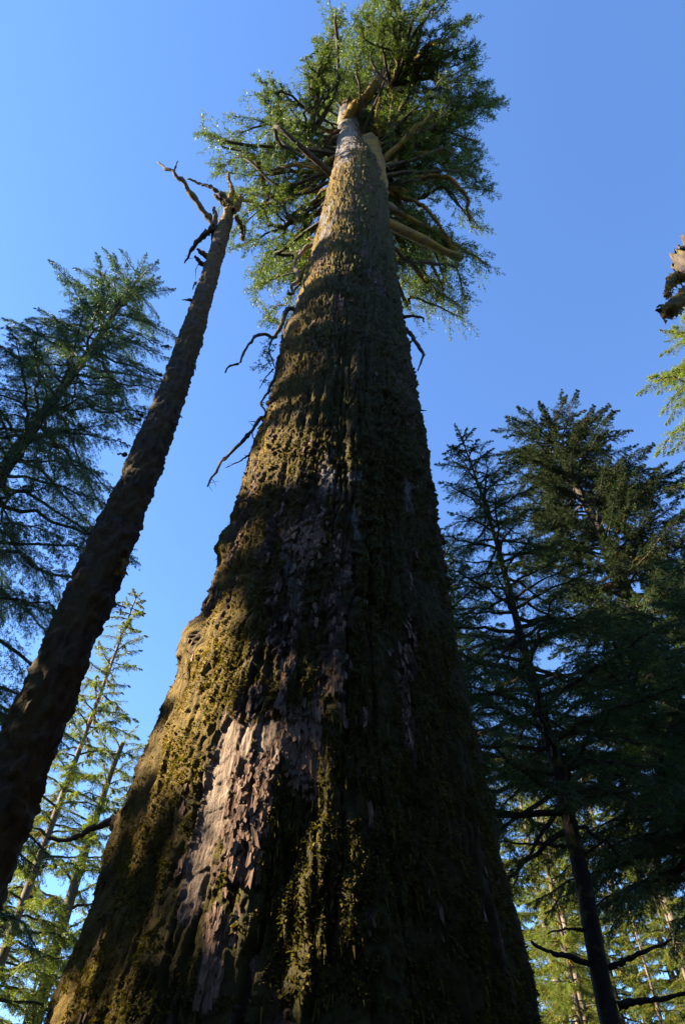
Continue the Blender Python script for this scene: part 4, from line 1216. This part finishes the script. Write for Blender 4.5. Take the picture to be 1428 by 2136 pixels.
    for vtx in me.vertices:                                   # splintered top
        if vtx.co.z > a[2] - 0.10:
            vtx.co.z += 0.5 * math.sin(vtx.co.x * 17.0 + 1.0) * math.cos(vtx.co.y * 15.3) + 0.25 * math.sin(vtx.co.x * 41.0 + vtx.co.y * 37.0) + 0.5 * (vtx.co.x - a[0])
    px_limb(Ys(7.1, 6.9, [(1418, 580), (1402, 582), (1394, 600), (1387, 617)]), 0.15, 0.05, M_limb, root, "mossy_stub", 16, 0.02, 10, 92, 0.2)
    px_limb(Ys(7.1, 7.0, [(1412, 574), (1398, 578), (1388, 581)]), 0.06, 0.03, M_dead, root, "broken_stub", 10, 0.015, 8, 93, 0.15)
    px_limb(Ys(7.1, 6.7, [(1440, 608), (1424, 622), (1408, 636), (1392, 650)]), 0.17, 0.17, M_limb, root, "mossy_stub", 16, 0.02, 10, 94, 0.2)
    px_limb(Ys(6.8, 6.7, [(1404, 642), (1388, 645), (1368, 648)]), 0.15, 0.03, M_dead, root, "broken_stub", 12, 0.02, 9, 95, 0.25)
    px_limb(Ys(6.8, 6.7, [(1392, 642), (1378, 638), (1368, 640)]), 0.04, 0.02, M_dead, root, "broken_stub", 8, 0.015, 6, 96, 0.2)
    px_limb([atY(1422, 524, 7.2), atY(1415, 515, 7.2), atY(1411, 513, 7.2)], 0.06, 0.03, M_grey_snag, root, "broken_stub", 8, 0.012, 7, 97, 0.2)

build_right()

# ------------------------------------------------------------------ the forest around, outside the picture: it shades the scene
LIT = [(585, 920, 0.36), (550, 970, 0.5), (525, 1000, 0.35), (458, 1278, 0.42), (432, 1320, 0.46), (408, 1365, 0.32), (720, 842, 0.24), (640, 640, 0.18),
       (345, 1540, 0.36), (405, 1490, 0.28), (520, 1545, 0.42), (470, 1615, 0.34), (560, 1620, 0.28), (325, 1610, 0.25), (525, 1740, 0.28), (430, 1730, 0.24), (408, 1840, 0.2),
       (690, 540, 0.55), (685, 475, 0.4), (715, 565, 0.35), (645, 1700, 0.3), (682, 1742, 0.28), (690, 1905, 0.3), (690, 2000, 0.26), (550, 1835, 0.26), (600, 1640, 0.2), (480, 1960, 0.2), (125, 2095, 0.28), (185, 1990, 0.18), (560, 2030, 0.16), (300, 1680, 0.2), (245, 1810, 0.2), (375, 1430, 0.26)]

def build_surround():
    lines = [(on_trunk(u, v), r) for u, v, r in LIT]
    cv = carve_fn(lines)  # left crowns holed along sun rays to place light on the trunk
    lab = "forest hemlock outside the picture on the left, crown holed to pass sun patches"
    k = 0
    for (x, y, h) in ((-21.5, 4.2, 39), (-24, 10.2, 43), (-22, 9.4, 41), (-26, 4.6, 43), (-22.5, 13, 41), (-30, 9.3, 47), (-25, 0.5, 38), (-29, 2.6, 44), (-20.5, -2, 33), (-29, 13.5, 44), (-34, 3.8, 46), (-24, 16.5, 36), (-35, 10.5, 50), (-27, 18.8, 44), (-32, 16.5, 50)):
        shade_conifer("hemlock", lab, [(x, y, -0.2), (x + 0.2, y, h * 0.5), (x, y, h)], 0.42, 0.05, 84, 0.08, 4.6, 600 + k, M_hem_bark, M_hemlock_leaf,
                shape=0.26, up=0.05, droop=0.25, tw=13, twr=0.50, sub=4, subr=0.55, nleaf=4, ll=0.60, lw=0.32, flat=0.6, tdroop=0.4, carve=cv, gaps=lambda lp: cv(lp, -0.05).all(), group="forest trees outside the picture on the left", n=30, k=10)
        k += 1
    lab = "forest hemlock standing outside the picture behind or right of the viewer"
    src = shade_conifer("hemlock", lab, [(20, -2, -0.2), (20.2, -2, 12), (20, -2, 25)], 0.5, 0.05, 80, 0.06, 5.0, 700, M_hem_bark, M_hemlock_leaf,
                  shape=0.42, up=0.05, droop=0.25, tw=14, twr=0.40, sub=5, subr=0.55, nleaf=4, ll=0.52, lw=0.27, flat=0.6, tdroop=0.4, group="forest trees outside the picture on the right and behind", n=30, k=10)
    rng = np.random.default_rng(8)
    for (x, y) in ((24, 4), (19, -7), (27, -4), (14, -11), (8, -9.5), (2, -12), (-4, -9.5), (-9, -12), (-14, -8), (5, -16), (-3, -17), (-16, -15), (12, -18), (23, -13), (30, 3), (29, 10), (-27, -9), (-19, -8), (19, 8), (24, 13), (0, -21), (9, -22), (-9, -20)):
        copy_tree(src, lab, x, y, rng.uniform(0, 6.28), rng.uniform(0.9, 1.15))

build_surround()
tri = sum(sum(len(p.vertices) - 2 for p in m.polygons) if len(m.polygons) < 2000 else len(m.polygons) * 2 for m in bpy.data.meshes)
print("about", tri, "triangles;", len(bpy.data.objects), "objects")
